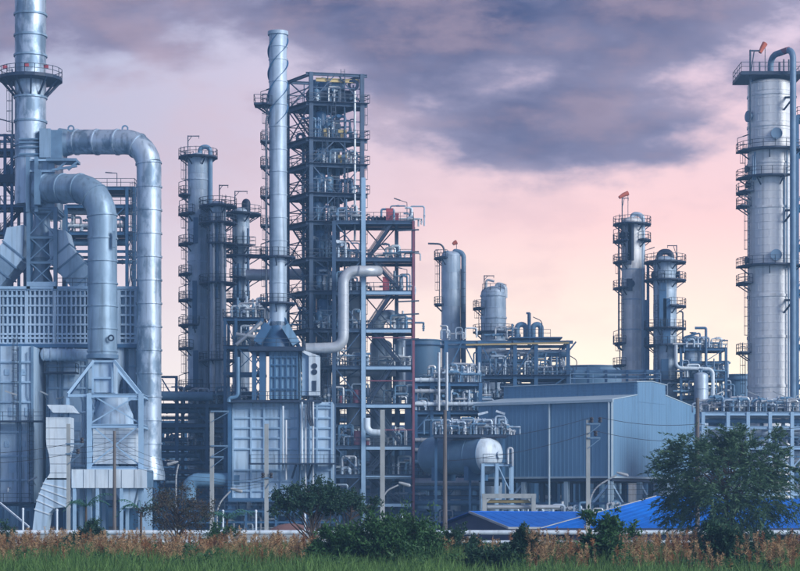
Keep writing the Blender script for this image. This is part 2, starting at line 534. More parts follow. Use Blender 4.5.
def lamp_shape(p, h=2.6, reach=1.4, ang=0.0, rise=0.5, r=0.05, head=0.75):
    p = Vector(p); d = Vector((math.cos(ang), math.sin(ang), 0))
    mb = MB()
    mb.tube(p, p + UP * h, r, 6)
    e = p + UP * (h + rise) + d * reach
    mb.tube(p + UP * h, e, r, 6)
    t = (e - (p + UP * h)).normalized()
    mb.beam(e - t * head * 0.7, e + t * head * 0.5, 0.26, 0.14)
    return mb
def davit(th, p, h, reach, ang=0.0, r=0.09):
    p = Vector(p); d = Vector((math.cos(ang), math.sin(ang), 0))
    mb = MB()
    mb.tube(p, p + UP * h, r, 6)
    mb.tube(p + UP * (h - r), p + UP * (h - r) + d * reach, r * 0.85, 6)
    mb.tube(p + UP * (h * 0.72), p + UP * (h - r) + d * (reach * 0.35), r * 0.6, 6)
    mb.tube(p + UP * (h - r) + d * reach * 0.95, p + UP * (h - 0.5) + d * reach * 0.95, r * 0.5, 6)
    return part('davit', mb, 'rail', th)
def column(name, label, Y, cx, rpx, ytop, mat, course=2.4, n=28, cat='column', skirt=None, dome=0.5, zbase=0.0):
    """tall clad vessel: returns (thing, x, Y, r, ztop)"""
    s = Y / FP
    r = rpx * s; x0 = X(cx, Y); zt = Z(ytop, Y)
    th = thing(name, label, cat, (x0, Y, zbase))
    m = max(1, round((zt - zbase) / course))
    hgt = (zt - zbase) / m
    variants = []
    for v in range(2):
        mb = MB()
        mb.lathe([(r - 0.05, zbase), (r + 0.035, zbase), (r + 0.035, zbase + 0.11), (r, zbase + 0.13), (r, zbase + hgt - 0.0)], x0, Y, n)
        for k in range(6):
            a = 2 * math.pi * (k + 0.5 * v) / 6 + 0.3
            c, s_ = math.cos(a), math.sin(a)
            t = Vector((-s_, c, 0)); o = Vector((c, s_, 0))
            mb.obox(Vector((x0, Y, zbase + hgt / 2)) + o * (r + 0.005), t * 0.035, o * 0.02, UP * (hgt / 2 - 0.12))
        variants.append(part('shell_course', mb, mat, th))
    for i in range(m):
        if i < 2:
            variants[i].location = (0, 0, i * hgt)
        else:
            clone_part(variants[i % 2], th, (0, 0, i * hgt))
    prof = [(r + 0.03, zt)] + [(r * math.cos(a), zt + r * dome * math.sin(a)) for a in [i * math.pi / 2 / 6 for i in range(0, 6)]] + [(0.05, zt + r * dome)]
    part('top_head', MB().lathe(prof, x0, Y, n), mat, th)
    return th, x0, Y, r, zt
def hoop(th, x0, Y, r, z, mat='alu_grey', h=0.3, out=0.14, n=28):
    return part('stiffening_ring', MB().ring((x0, Y, z), UP, r - 0.02, r + out, h, n), mat, th)
def manway(th, x0, Y, r, z, a, size=0.55, mat='dark'):
    a = RAD(a); o = Vector((math.cos(a), math.sin(a), 0))
    c = Vector((x0, Y, z)) + o * r
    mb = MB().tube(c - o * 0.2, c + o * 0.45, size * 0.85, 14)
    mb.ring(c + o * 0.45, o, 0.02, size * 1.15, 0.18, 14)
    return part('manway', mb, mat, th)
def overhead(th, pts, r, mat='alu_grey', bend=1.2, n=12, name='overhead_pipe', rings=None):
    p = part(name, MB().path(pts, r, bend, n, 6), mat, th)
    if rings:
        mb = MB()
        for (c, t) in rings:
            mb.ring(c, t, r * 0.9, r * 1.25, 0.18, 12)
        part('flange', mb, mat, p)
    return p
def windsock(th, p, h, L_, ang, mat='orange', droop=-0.6):
    p = Vector(p)
    mb = MB().tube(p, p + UP * h, 0.05, 6)
    part('windsock_mast', mb, 'rail', th)
    d = Vector((math.cos(ang), -0.25, droop)).normalized()
    top = p + UP * h
    m2 = MB().sweep([top, top + d * L_ * 0.5, top + d * L_ + Vector((0, 0, -L_ * 0.12))], [0.42, 0.36, 0.26], 10)
    part('windsock', m2, mat, th)
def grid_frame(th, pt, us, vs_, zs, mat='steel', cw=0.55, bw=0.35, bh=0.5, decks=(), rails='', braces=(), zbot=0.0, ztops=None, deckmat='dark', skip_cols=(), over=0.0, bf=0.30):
    """pt(u, v) -> (x, y). us, vs_ lists of grid lines. zs list of level heights."""
    def V(u, v, z):
        x, y = pt(u, v); return Vector((x, y, z))
    t0 = V(us[0], vs_[0], 0); ud = (V(us[-1], vs_[0], 0) - t0).normalized(); vd = (V(us[0], vs_[-1], 0) - t0).normalized()
    for u in us:
        for v in vs_:
            if (u, v) in skip_cols: continue
            zt = (ztops or {}).get((u, v), zs[0])
            part('column_post', MB().hbeam(V(u, v, zbot), V(u, v, zt), cw, cw, side=ud), mat, th, smooth=False)
    for li, z in enumerate(zs):
        zz = z - bh / 2 - 0.02
        for v in vs_:
            part('floor_beam', MB().hbeam(V(us[0], v, zz) - ud * over, V(us[-1], v, zz) + ud * over, bw, bh), mat, th, smooth=False)
        for u in us:
            part('floor_beam', MB().hbeam(V(u, vs_[0], zz - 0.01), V(u, vs_[-1], zz - 0.01), bw * 0.98, bh * 0.98), mat, th, smooth=False)
        if li in decks:
            o = over
            c = [V(us[0], vs_[0], z) + ud * -o + vd * -o, V(us[-1], vs_[0], z) + ud * o + vd * -o, V(us[-1], vs_[-1], z) + ud * o + vd * o, V(us[0], vs_[-1], z) + ud * -o + vd * o]
            dk = part('deck', MB().extrude([p + UP * 0.01 for p in c], (0, 0, 0.1)), deckmat, th, smooth=False)
            rm = MB()
            for s_ in rails:
                a, b = dict(F=(0, 1), R=(1, 2), B=(2, 3), L=(3, 0))[s_]
                rail(rm, [c[a] + UP * 0.1, c[b] + UP * 0.1])
            if rails:
                part('handrail', rm, 'rail', dk)
    for (axis, line, i, lo, hi, kind) in braces:
        # axis 'u': brace in the plane v = line between us[i] and us[i+1]; lo, hi are heights
        if axis == 'u':
            A0, A1 = (us[i], line), (us[i + 1], line)
        else:
            A0, A1 = (line, vs_[i]), (line, vs_[i + 1])
        pairs = []
        if kind in '/X': pairs.append((V(*A0, lo), V(*A1, hi)))
        if kind in '\\X': pairs.append((V(*A0, hi), V(*A1, lo)))
        if kind == 'V':
            mid = (V(*A0, lo) + V(*A1, lo)) / 2
            pairs += [(V(*A0, hi), mid), (mid, V(*A1, hi))]
        if kind == 'A':
            mid = (V(*A0, hi) + V(*A1, hi)) / 2
            pairs += [(V(*A0, lo), mid), (mid, V(*A1, lo))]
        for k, (a, b) in enumerate(pairs):
            o = Vector((0, 0.13 * k - 0.06, 0))
            part('brace', MB().beam(a + o, b + o, cw * bf), mat, th, smooth=False)
    return V
def plain(Y):
    """grid whose u is a photo column at depth Y and v an extra depth in metres"""
    return lambda u, v: (X(u, Y), Y + v)
def duct(th, pts, r, bend, mat, spacing=3.2, n=24, first=0.6, k=8):
    """round duct in sections with flange bands"""
    q = rounded(pts, bend, k)
    cum = [0]
    for a, b in zip(q[:-1], q[1:]): cum.append(cum[-1] + (b - a).length)
    total = cum[-1]
    def at(sv):
        for i in range(len(q) - 1):
            if sv <= cum[i + 1] + 1e-6:
                f = (sv - cum[i]) / max(1e-6, cum[i + 1] - cum[i])
                return q[i].lerp(q[i + 1], f), (q[i + 1] - q[i]).normalized()
        return q[-1], (q[-1] - q[-2]).normalized()
    cuts = [0.0]; sv = first
    while sv < total - 0.5:
        cuts.append(sv); sv += spacing
    cuts.append(total)
    for a, b in zip(cuts[:-1], cuts[1:]):
        inner = [c for c in cum if a + 0.05 < c < b - 0.05]
        pts_ = [at(a)[0]] + [at(c)[0] for c in inner] + [at(b)[0]]
        part('duct_section', MB().sweep(pts_, r, n), mat, th)
        if a > 0:
            c, t = at(a)
            part('flange', MB().ring(c, t, r - 0.02, r + 0.13, 0.22, n), mat, th)
PIPE_MATS = ['pipe', 'pipe', 'pipe_blue', 'steel_grey', 'pipe_blue', 'alu_grey']
SMALL = {}
COLOUR = dict(pipe='silver', white='white', pipe_blue='blue grey', steel_grey='dull grey', alu_grey='light grey', steel='dark blue', dark='black', steel_light='pale blue')
def spool(pts, r, mat, where, shape, bend=0.3, n=8, keep=True):
    mb = MB() if keep else SMALL.setdefault(mat, MB())
    mb.path(pts, r, bend, n, 4)
    i = random.randrange(len(pts) - 1)
    a, b = Vector(pts[i]), Vector(pts[i + 1])
    if (b - a).length > 4 * r:
        c = a.lerp(b, 0.5); t = (b - a).normalized()
        mb.ring(c - t * r * 1.2, t, r * 0.8, r * 1.6, r * 0.5, n)
        mb.ring(c + t * r * 1.2, t, r * 0.8, r * 1.6, r * 0.5, n)
        mb.tube(c, c + Vector((0, -1, 0)) * r * 2.8, r * 0.35, 6)
        mb.ring(c + Vector((0, -1, 0)) * r * 2.8, (0, 1, 0), 0, r * 1.3, r * 0.3, 8)
    if keep:
        single('process_pipe', mb, mat, '%s %s pipe %s' % (COLOUR[mat], shape, where), 'pipe', '%s %s pipes %s' % (COLOUR[mat], shape, where))
ORD = ['first', 'second', 'third', 'fourth', 'fifth', 'sixth', 'seventh', 'eighth', 'ninth', 'tenth']
def runs(rows, Y, where):
    """horizontal pipes, listed as (px0, px1, row, radius, material); counted from the top in their labels"""
    for i, (p0, p1, yy, rr, m) in enumerate(sorted(rows, key=lambda q: q[2])):
        mb = MB().tube(P(p0, yy, Y), P(p1, yy, Y), rr, 10)
        for f in (0.2, 0.5, 0.8):
            mb.ring(P(p0 + (p1 - p0) * f, yy, Y), (1, 0, 0), rr * 0.9, rr * 1.25, 0.15, 10)
        single('pipe_run', mb, m, '%s horizontal %s pipe from the top %s' % (ORD[i], COLOUR[m], where), 'pipe', 'horizontal pipes ' + where)
def small_vessel(px, Y, z, r, h, mat, label, group=None, name='process_vessel', cat='vessel'):
    x = X(px, Y)
    th = thing(name, label, cat, (x, Y, z), group)
    prof = [(r * 0.05, z + 0.35)] + [(r * math.sin(a), z + 0.35 + r * 0.5 * (1 - math.cos(a))) for a in (0.4, 0.8, 1.2, 1.57)]
    prof += [(r, z + h - r * 0.5)] + [(r * math.cos(a), z + h - r * 0.5 + r * 0.5 * math.sin(a)) for a in (0.4, 0.8, 1.2)] + [(r * 0.05, z + h)]
    b = part('shell', MB().lathe(prof, x, Y, 18), mat, th)
    mb = MB()
    for k in range(max(1, int(h / 2.2))):
        mb.ring((x, Y, z + 0.6 + r * 0.5 + k * 2.2), UP, r - 0.02, r + 0.06, 0.12, 18)
    part('band', mb, mat, b)
    for k in range(4):
        a = math.pi / 4 + k * math.pi / 2
        part('leg', MB().beam((x + r * 0.85 * math.cos(a), Y + r * 0.85 * math.sin(a), z), (x + r * 0.85 * math.cos(a), Y + r * 0.85 * math.sin(a), z + 0.35 + r), 0.16), 'steel', th, smooth=False)
    part('nozzle', MB().tube((x, Y, z + h - 0.1), (x, Y, z + h + 0.5), r * 0.22, 8).ring((x, Y, z + h + 0.5), UP, 0.02, r * 0.4, 0.14, 10), 'steel_grey', th)
    return th
def clutter(px0, px1, Y, dep, z, n, where, hmax=2.8, light=0.5):
    """pipework and small equipment standing on a deck at height z"""
    g = 'pipework ' + where
    for i in range(int(n * 1.6)):
        px = random.uniform(px0, px1); y = Y + random.uniform(0.2, dep)
        x = X(px, y); h = random.uniform(0.9, hmax)
        m = random.choice(PIPE_MATS) if random.random() > light else random.choice(['pipe', 'white', 'alu_grey'])
        r = random.uniform(0.09, 0.2)
        k = random.random(); L_ = random.uniform(0.8, 2.4) * random.choice((-1, 1))
        if k < 0.35:
            shape = 'hoop shaped'; pts = [(x, y, z), (x, y, z + h), (x + L_, y, z + h), (x + L_, y, z + 0.0)]
        elif k < 0.6:
            shape = 'elbow shaped'; pts = [(x, y, z), (x, y, z + h), (x + L_, y, z + h)]
        elif k < 0.8:
            shape = 'upright'; pts = [(x, y, z), (x, y, z + h * 1.15)]
        else:
            shape = 'long level'; pts = [(x - abs(L_), y, z + h * 0.5), (x + abs(L_), y, z + h * 0.5), (x + abs(L_), y + 1.0, z + h * 0.5), (x + abs(L_), y + 1.0, z)]
        spool(pts, r, m, where, shape, keep=r > 0.184)
# ================================================================== ground
g = MB()
g.add([(-6000, -400, 0), (6000, -400, 0), (6000, 9000, 0), (-6000, 9000, 0)], [(0, 1, 2, 3)])
single('ground', g, 'ground', None, None, kind='structure', loc=(0, 0, 0))

# ================================================================== big furnace at the left
YA = 275.0
# --- stack
x0 = X(30.5, YA); r = 15.5 * YA / FP
st = thing('furnace_stack', 'broad patchy silver chimney stack with ring platform, at the far left', 'chimney', (x0, YA, Z(205, YA)))
cuts = [Z(v, YA) for v in (205, 182, 158, 146, 122, 98, 77, 56, 36, 15, -6, -28, -50, -72)]
for a, b in zip(cuts[:-1], cuts[1:]):
    part('shell_section', MB().lathe([(r, a), (r, b)], x0, YA, 32), 'alu', st)
for c in cuts[2:]:
    part('flange', MB().ring((x0, YA, c), UP, r - 0.03, r + 0.17, 0.26, 32), 'alu_duct', st)
zp = Z(78, YA)
arc_platform(st, x0, YA, zp, r + 0.02, r + 2.25, 0, 360, thick=0.45, brackets=False)
for k in range(12):
    bm = MB()
    a = k * math.pi / 6 + 0.2
    c, s_ = math.cos(a), math.sin(a)
    bm.beam((x0 + (r + 2.0) * c, YA + (r + 2.0) * s_, zp - 0.4), (x0 + r * c, YA + r * s_, Z(97, YA)), 0.22)
    part('strut', bm, 'dark', st, smooth=False)
for (dxp, dyp) in ((9, 0.35), (31.5, 3.2), (50, 0.3)):
    pass
for px in (9, 32, 50):
    a = math.acos(max(-1, min(1, (X(px, YA) - x0) / (r + 1.9))))
    c = Vector((X(px, YA), YA - (r + 1.9) * math.sin(a), zp + 0.9))
    part('warning_lamp', MB().obox(c, Vector((0.3, 0, 0)), Vector((0, 0.2, 0)), UP * 0.22), 'red', st, smooth=False)
# breeching box on the right of the stack
part('breeching_box', MB().box(X(39, 272), X(50, 272), 272.3, 277.7, Z(157, 272), Z(128, 272)), 'alu_duct', st, smooth=False)
for z_ in (138, 141.5, 146, 153):
    part('band', MB().box(X(18, 272), X(38.8, 272), 272.55, 273.2, Z(z_ + 0.7, 272), Z(z_ - 0.7, 272)), 'steel_grey', st, smooth=False)
ladder(st, X(14, YA), YA - 0.8, Z(150, YA), Z(70, YA), math.pi, off=0.1)
# --- plenum under the stack, with the maintenance arm
pl = thing('flue_plenum', 'square grey plenum box under the silver chimney where both ducts begin', 'plenum', (X(41, 272), 274, Z(210, 272)))
part('casing', MB().box(X(30, 271), X(54, 271), 271.4, 278.6, Z(212, 271), Z(158.5, 271)), 'alu_duct', pl, smooth=False)
for px in (28, 36.5):
    part('corner_post', MB().hbeam((X(px, 270.8), 270.8, Z(212, 270.8)), (X(px, 270.8), 270.8, Z(157, 270.8)), 0.5), 'steel_grey', pl, smooth=False)
for yy in (160, 171):
    part('stiffener', MB().box(X(29, 271), X(55, 271), 270.9, 271.38, Z(yy + 1, 271), Z(yy - 1, 271)), 'steel_light', pl, smooth=False)
rect_platform(pl, X(48, 271), X(78, 271), 269.5, 273, Z(160, 271), sides='', mat='steel_grey', thick=0.35)
for px in (57, 68):
    part('strut', MB().beam((X(px, 270), 270, Z(170, 270)), (X(px + 10, 270), 270, Z(161, 270)), 0.28), 'steel_grey', pl, smooth=False)
part('strut', MB().beam((X(52, 270), 270, Z(170, 270)), (X(77, 270), 270, Z(166, 270)), 0.3), 'steel_grey', pl, smooth=False)
# --- ducts
ud = thing('flue_duct', 'tall upper flue duct leaving the chimney and dropping down on the right', 'duct', (X(149, 270), 270, 0))
part('square_inlet', MB().box(X(50, 272), X(61, 272), 272.6, 277.2, Z(157, 272), Z(129, 272)), 'steel_grey', ud, smooth=False)
part('transition', MB().tube((X(60, 274), 274.6, Z(142, 274)), (X(70, 274), 274.3, Z(142, 274)), 2.0, 24, 1.75), 'alu_duct', ud)
duct(ud, [P(68, 142, 274.4), P(149, 142, 270), P(149, 457, 270)], 12.4 * 0.135, 3.6, 'alu', spacing=3.15, first=1.4)
c = P(149, 457, 270)
part('base_cone', MB().lathe([(12.4 * .135, c.z), (13.5 * .135, Z(462, 270)), (16 * .135, Z(474, 270)), (16 * .135, Z(480, 270)), (12 * .135, Z(481, 270))], c.x, 270, 28), 'alu', ud)
for k in range(4):
    a = math.pi / 4 + k * math.pi / 2
    part('leg', MB().hbeam((c.x + 1.4 * math.cos(a), 270 + 1.4 * math.sin(a), 0), (c.x + 1.4 * math.cos(a), 270 + 1.4 * math.sin(a), Z(480, 270)), 0.4), 'steel', ud, smooth=False)
for px in (71, 125):
    part('lifting_lug', MB().ring(P(px, 128.5, 272), (0, 1, 0.0), 0.28, 0.48, 0.15, 12), 'steel_grey', ud)
ld = thing('flue_duct', 'shorter fatter flue duct bending down in front of the ribbed furnace wall', 'duct', (X(102.5, 266), 266, Z(360, 266)))
part('square_inlet', MB().box(X(36, 271), X(42, 271), 269.6, 275, Z(206, 271), Z(171, 271)), 'steel_grey', ld, smooth=False)
duct(ld, [P(41, 189, 272), P(102.5, 188, 266), P(102.5, 357, 266)], 14.6 * 0.133, 4.4, 'alu_duct', spacing=3.0, first=1.1)
part('hatch', MB().box(X(112, 263.6), X(115, 263.6), 263.95, 264.4, Z(247, 264), Z(231, 264)), 'alu_duct', ld, smooth=False)
part('valve_handle', MB().ring(P(111, 338, 263.9), (0, 1, 0), 0.25, 0.45, 0.15, 12), 'dark', ld)
part('bottom_flange', MB().ring(P(102.5, 357, 266), UP, 1.0, 16 * .133, 0.5, 28), 'steel_grey', ld)
# --- support tower between plenum and furnace
tw = thing('stack_support_frame', 'cross braced steel legs below the chimney plenum', 'steel frame', (X(42, 272), 272, Z(290, 272)))
zs = [Z(v, 271) for v in (207, 236, 261, 286)]
br = []
for i in range(3):
    br.append(('u', 0, 0, zs[i + 1], zs[i], 'X'))
grid_frame(tw, plain(271), [28.5, 55.5], [0, 7], zs, mat='steel_grey', cw=0.5, bw=0.3, bh=0.35, braces=br, zbot=zs[-1] - 0.6)
tdp = [(8, 212), (8.5, 225), (11.5, 236), (8.5, 242), (8.5, 248), (11.5, 258), (8.5, 263), (8, 270), (11, 278), (11.5, 288)]
single('expansion_duct', MB().lathe([(a * .1375, Z(b, 274)) for a, b in tdp], X(41, 274), 274.5, 24), 'alu_duct', 'bulging round duct seen between the cross braced legs under the chimney', 'duct')
# --- inclined square ducts
def inclined(sx, pa, pb, label):
    A = P(*pa, 274); B = P(*pb, 274)
    t = (B - A).normalized(); side = Vector((0, 1, 0)); up = side.cross(t).normalized()
    th = thing('inclined_duct', label, 'duct', tuple(B))
    L_ = (B - A).length
    for i in range(4):
        c = A + t * L_ * (i + 0.5) / 4
        part('duct_section', MB().obox(c, t * (L_ / 8 - 0.05), side * 2.6, up * 1.75), 'alu_duct' if i else 'furnace', th, smooth=False)
        part('flange', MB().obox(A + t * L_ * i / 4, t * 0.1, side * 2.75, up * 1.95), 'steel_grey', th, smooth=False)
    part('elbow_box', MB().extrude([A - up * 1.7 * (1 if sx > 0 else -1) * 0 + Vector((-sx * 1.4, -2.5, 3.4)), A + Vector((sx * 0.9, -2.5, 3.0)), A + Vector((sx * 1.6, -2.5, 0.4)), A + Vector((-sx * 1.2, -2.5, -1.6))][::int(sx)], (0, 5, 0)), 'furnace', th, smooth=False)
inclined(1, (62, 255), (93, 292), 'square duct sloping down to the right beside the braced chimney legs')
inclined(-1, (17, 252), (-14, 290), 'square duct sloping down to the left beside the braced chimney legs')
# --- ribbed convection box
cv = thing('convection_section', 'wide furnace box with a white grid of stiffening ribs', 'furnace', (X(55, 271), 278, Z(346, 271)))
yf = 271.0
zt, zb = Z(289, yf), Z(344, yf)
part('casing', MB().box(X(-40, yf), X(138, yf), yf + 0.95, yf + 14, zb, zt), 'furnace', cv, smooth=False)
major = [-28, -1, 26.5, 54.5, 89, 119, 137.4]
for m_ in major:
    part('stiffener', MB().box(X(m_ - 1.6, yf), X(m_ + 1.6, yf), yf - 0.1, yf + 0.94, zb, zt), 'furnace', cv, smooth=False)
px = -38.0
while px < 136:
    if min(abs(px - m_) for m_ in major) > 2.4:
        part('stiffener', MB().box(X(px - 0.85, yf), X(px + 0.85, yf), yf + 0.02, yf + 0.94, zb + 0.05, zt - 0.05), 'furnace', cv, smooth=False)
    px += 4.55
for k, yy in enumerate((289.8, 296, 305.5, 315, 324.5, 334, 338, 343.5)):
    for a, b in zip(major[:-1], major[1:]):
        part('stiffener', MB().box(X(a + 1.65, yf), X(b - 1.65, yf), yf - 0.06, yf + 0.93, Z(yy + 0.95, yf), Z(yy - 0.95, yf)), 'furnace', cv, smooth=False)
part('roof_slab', MB().box(X(-42, yf), X(139, yf), yf - 0.25, yf + 14.2, zt + 0.003, zt + 0.35), 'steel_light', cv, smooth=False)
part('base_slab', MB().box(X(-42, yf), X(139, yf), yf - 0.3, yf + 14.2, zb - 0.5, zb - 0.003), 'steel', cv, smooth=False)
rm = MB(); rail(rm, [(X(57, yf), yf + 0.2, zt + 0.35), (X(87, yf), yf + 0.2, zt + 0.35)])
part('handrail', rm, 'rail', cv)
part('saddle_beam', MB().box(X(27, yf), X(56, yf), yf - 0.28, yf + 1.0, zt + 0.36, zt + 0.95), 'steel_light', cv, smooth=False)
# --- radiant cells
def cell(label, px0, px1, yt, yb, yf, dep, posts, bands, mat, name='radiant_cell'):
    th = thing(name, label, 'furnace', ((X(px0, yf) + X(px1, yf)) / 2, yf + dep / 2, 0))
    zt, zb = Z(yt, yf), Z(yb, yf)
    part('casing', MB().box(X(px0, yf), X(px1, yf), yf + 0.3, yf + dep, zb, zt), mat, th, smooth=False)
    ps = sorted(posts)
    for p in ps:
        part('stiffener', MB().box(X(p - 1.1, yf), X(p + 1.1, yf), yf, yf + 0.29, zb, zt), 'steel_grey', th, smooth=False)
    for b in bands:
        for a, c in zip(ps[:-1], ps[1:]):
            part('stiffener', MB().box(X(a + 1.15, yf), X(c - 1.15, yf), yf + 0.04, yf + 0.28, Z(b + 0.8, yf), Z(b - 0.8, yf)), 'steel_light', th, smooth=False)
    part('floor_slab', MB().box(X(px0, yf) - 0.2, X(px1, yf) + 0.2, yf - 0.2, yf + dep + 0.2, zb - 0.45, zb - 0.003), 'steel', th, smooth=False)
    k = 0
    for p in (ps[0], ps[len(ps) // 2], ps[-1]):
        for yy in (yf + 0.5, yf + dep - 0.5):
            part('leg', MB().hbeam((X(p, yf), yy, 0), (X(p, yf), yy, zb - 0.46), 0.5), 'steel', th, smooth=False)
    return th, zt, zb
c1, zt1, zb1 = cell('pale plated furnace cell at the left edge with two catwalks', -22, 33, 346, 503, 266, 12, [-21, -1, 20, 32], [362, 382, 402, 432, 456, 480], 'furnace')
for yy in (421, 502):
    rect_platform(c1, X(-22, 266), X(46 if yy == 421 else 34, 266), 264.2, 265.9, Z(yy, 266), sides='F')
part('burner_pipe', MB().path([(X(8, 264.6), 264.6, Z(492, 266)), (X(8, 264.6), 264.6, Z(488, 266)), (X(8, 264.6), 265.9, Z(488, 266))], 0.12, 0.2), 'pipe', c1)
c2, zt2, zb2 = cell('bluish furnace cell behind the fat flue duct and its braced frame', 46, 138, 347, 500, 273, 12, [47, 62, 87, 120, 127, 137], [366, 388, 412, 440, 466, 486], 'furnace')
rect_platform(c2, X(45, 271), X(77, 271), 270.2, 272.9, Z(372, 271), sides='FR')
dm = thing('steam_drum', 'horizontal silver drum with a white end, under the ribbed wall', 'drum', (X(62, 271), 271, Z(364, 271)))
c = P(44, 354.5, 270.5); e = P(88, 355, 271.2)
part('shell', MB().tube(c, e, 0.85, 20), 'furnace', dm)
part('end_cap', MB().sweep([c, c + Vector((-0.3, -0.02, 0)), c + Vector((-0.5, -0.03, 0))], [0.95, 0.7, 0.2], 16), 'white', dm)
for px in (51, 58, 66, 74):
    part('band', MB().ring(c.lerp(e, (px - 44) / 44), e - c, 0.8, 0.95, 0.2, 20), 'furnace', dm)
single('burner_duct', MB().path([P(118, 345, 272), P(118, 372, 272), P(112, 385, 272), P(112, 470, 272)], 0.9, 1.0, 14), 'furnace', 'vertical pale pipe just right of the fat flue duct below the ribbed wall', 'pipe')
# small fittings on the plated cells
for th_, yf_, bays, rows_ in ((c1, 266, ((-20, -2), (0, 19), (21, 31)), (372, 412, 444, 468)), (c2, 273, ((48, 61), (63, 86), (121, 126)), (378, 426, 452, 476))):
    for (a, b) in bays:
        m = (a + b) / 2
        for k, yy in enumerate(rows_):
            if b - a < 8: continue
            w = 0.5 if k % 2 else 0.32
            cx_ = X(m + (2.5 if k % 2 else -3), yf_)
            part('inspection_door', MB().box(cx_ - w, cx_ + w, yf_ + 0.2, yf_ + 0.29, Z(yy, yf_) - w * 1.2, Z(yy, yf_) + w * 1.2).tube((cx_ + w * 0.6, yf_ + 0.1, Z(yy, yf_)), (cx_ + w * 0.6, yf_ + 0.22, Z(yy, yf_)), 0.06, 6), 'steel_light', th_, smooth=False)
        part('conduit', MB().path([(X(b - 2, yf_), yf_ + 0.12, Z(498, yf_)), (X(b - 2, yf_), yf_ + 0.12, Z(400, yf_)), (X(b - 4, yf_), yf_ + 0.12, Z(396, yf_)), (X(b - 4, yf_), yf_ + 0.12, Z(352, yf_))], 0.06, 0.3, 6), 'steel_grey', th_)
ladder(c1, X(31, 265.6), 265.7, Z(502, 266), Z(421, 266) + 1.0, -math.pi / 2)
ladder(c1, X(15, 265.6), 265.7, Z(421, 266), Z(346, 266) + 1.0, -math.pi / 2)
for th_, p, q in ((c1, (5, 391, 264.3), (17, 395, 264.3)), (c1, (28, 481, 263.8), (37, 477, 263.8)), (c2, (40, 391, 270), (48, 395, 270)), (c2, (56, 399, 270.5), (64, 397, 270.5))):
    a, b = P(*p), P(*q)
    part('strip_lamp', MB().beam(a, b, 0.16, 0.2).tube(a.lerp(b, 0.5), a.lerp(b, 0.5) + Vector((0, 2.2, -0.8)), 0.05, 6), 'lamp', th_)
# --- frame and fan house under the lower duct
fr = thing('duct_support_frame', 'pale cross braced frame carrying the fat flue duct', 'steel frame', (X(115, 264), 264, 0))
zz = [Z(v, 262) for v in (393.5, 424, 466.5)]
grid_frame(fr, plain(262), [89.5, 141], [0, 7], zz, mat='steel_light', cw=0.62, bw=0.4, bh=0.5,
           braces=[('u', 0, 0, zz[1], zz[0], 'X'), ('u', 0, 0, zz[2], zz[1], 'X'), ('v', 89.5, 0, zz[1], zz[0], 'X'), ('v', 89.5, 0, zz[2], zz[1], 'X')], zbot=0)
za = Z(361, 264)
part('transition_box', MB().box(X(92, 264), X(113.5, 264), 264.1, 268, Z(394, 264) + 0.2, za - 0.05), 'furnace', fr, smooth=False)
for (a, b, ya) in ((92.5, 68, 262.4), (113, 140.5, 262.4), (92.5, 68, 269), (113, 140.5, 269)):
    part('strut', MB().beam((X(a, ya), ya + (1 if ya < 265 else -1), za), (X(b, ya), ya, zz[0]), 0.36), 'steel_light', fr, smooth=False)
part('strut', MB().beam((X(68, 262.4), 262.4, zz[0] - 0.25), (X(89, 262.4), 262.4, zz[0] - 0.25), 0.36), 'steel_light', fr, smooth=False)
part('column_post', MB().hbeam((X(68, 262.6), 262.6, 0), (X(68, 262.6), 262.6, zz[0] - 0.45), 0.4), 'steel_light', fr, smooth=False)
for yy in (361.5, 378):
    part('girt', MB().beam((X(92, 263.9), 263.8, Z(yy, 264)), (X(113.5, 263.9), 263.8, Z(yy, 264)), 0.25), 'steel_light', fr, smooth=False)
for px in (93, 112.7):
    part('girt', MB().beam((X(px, 263.9), 263.75, Z(361.8, 264)), (X(px, 263.9), 263.75, Z(393, 264)), 0.25), 'steel_light', fr, smooth=False)
fh = thing('fan_house', 'white panelled housing behind the cross braces of the pale frame', 'housing', (X(115, 265), 266, Z(468, 265)))
ya, yb = 426, 464
for k in range(9):
    a = ya + (yb - ya) * k / 9; b = ya + (yb - ya) * (k + 1) / 9
    part('panel', MB().extrude([(X(93, 264.6), 264.6 - 0.08, Z(b, 264.6) + 0.02), (X(136, 264.6), 264.6 - 0.08, Z(b, 264.6) + 0.02), (X(136, 264.6), 264.6, Z(a, 264.6)), (X(93, 264.6), 264.6, Z(a, 264.6))], (0, 3.4, 0)), 'white', fh, smooth=False)
part('cowl', MB().lathe([(2.6, Z(426, 266)), (2.5, Z(415, 266)), (1.9, Z(404, 266)), (1.85, Z(395, 266))], X(114, 266), 266.3, 24), 'furnace', fh)
lb = thing('air_plenum', 'long low white plenum box on legs at the furnace foot', 'plenum', (X(112, 262), 263, 0))
edges = [71, 83, 95, 108, 121, 134, 147]
for a, b in zip(edges[:-1], edges[1:]):
    part('panel', MB().box(X(a + 0.35, 260), X(b - 0.35, 260), 260.2, 266.5, Z(488, 260), Z(469.3, 260)), 'white', lb, smooth=False)
part('frame', MB().box(X(70.6, 260), X(147.4, 260), 260.35, 266.4, Z(487.5, 260), Z(469.9, 260)), 'steel_grey', lb, smooth=False)
for px in (74, 97, 121, 145):
    for yy in (260.5, 266):
        part('leg', MB().hbeam((X(px, 260), yy, 0), (X(px, 260), yy, Z(488.2, 260)), 0.42), 'steel_light', lb, smooth=False)
for (a, b) in ((118, 133),):
    part('hopper', MB().extrude([(X(a - 6, 260), 261, Z(488.2, 260)), (X(b + 3, 260), 261, Z(488.2, 260)), (X(b - 2, 260), 261, Z(508, 260)), (X(b - 9, 260), 261, Z(508, 260))][::-1], (0, 4, 0)), 'furnace', lb, smooth=False)
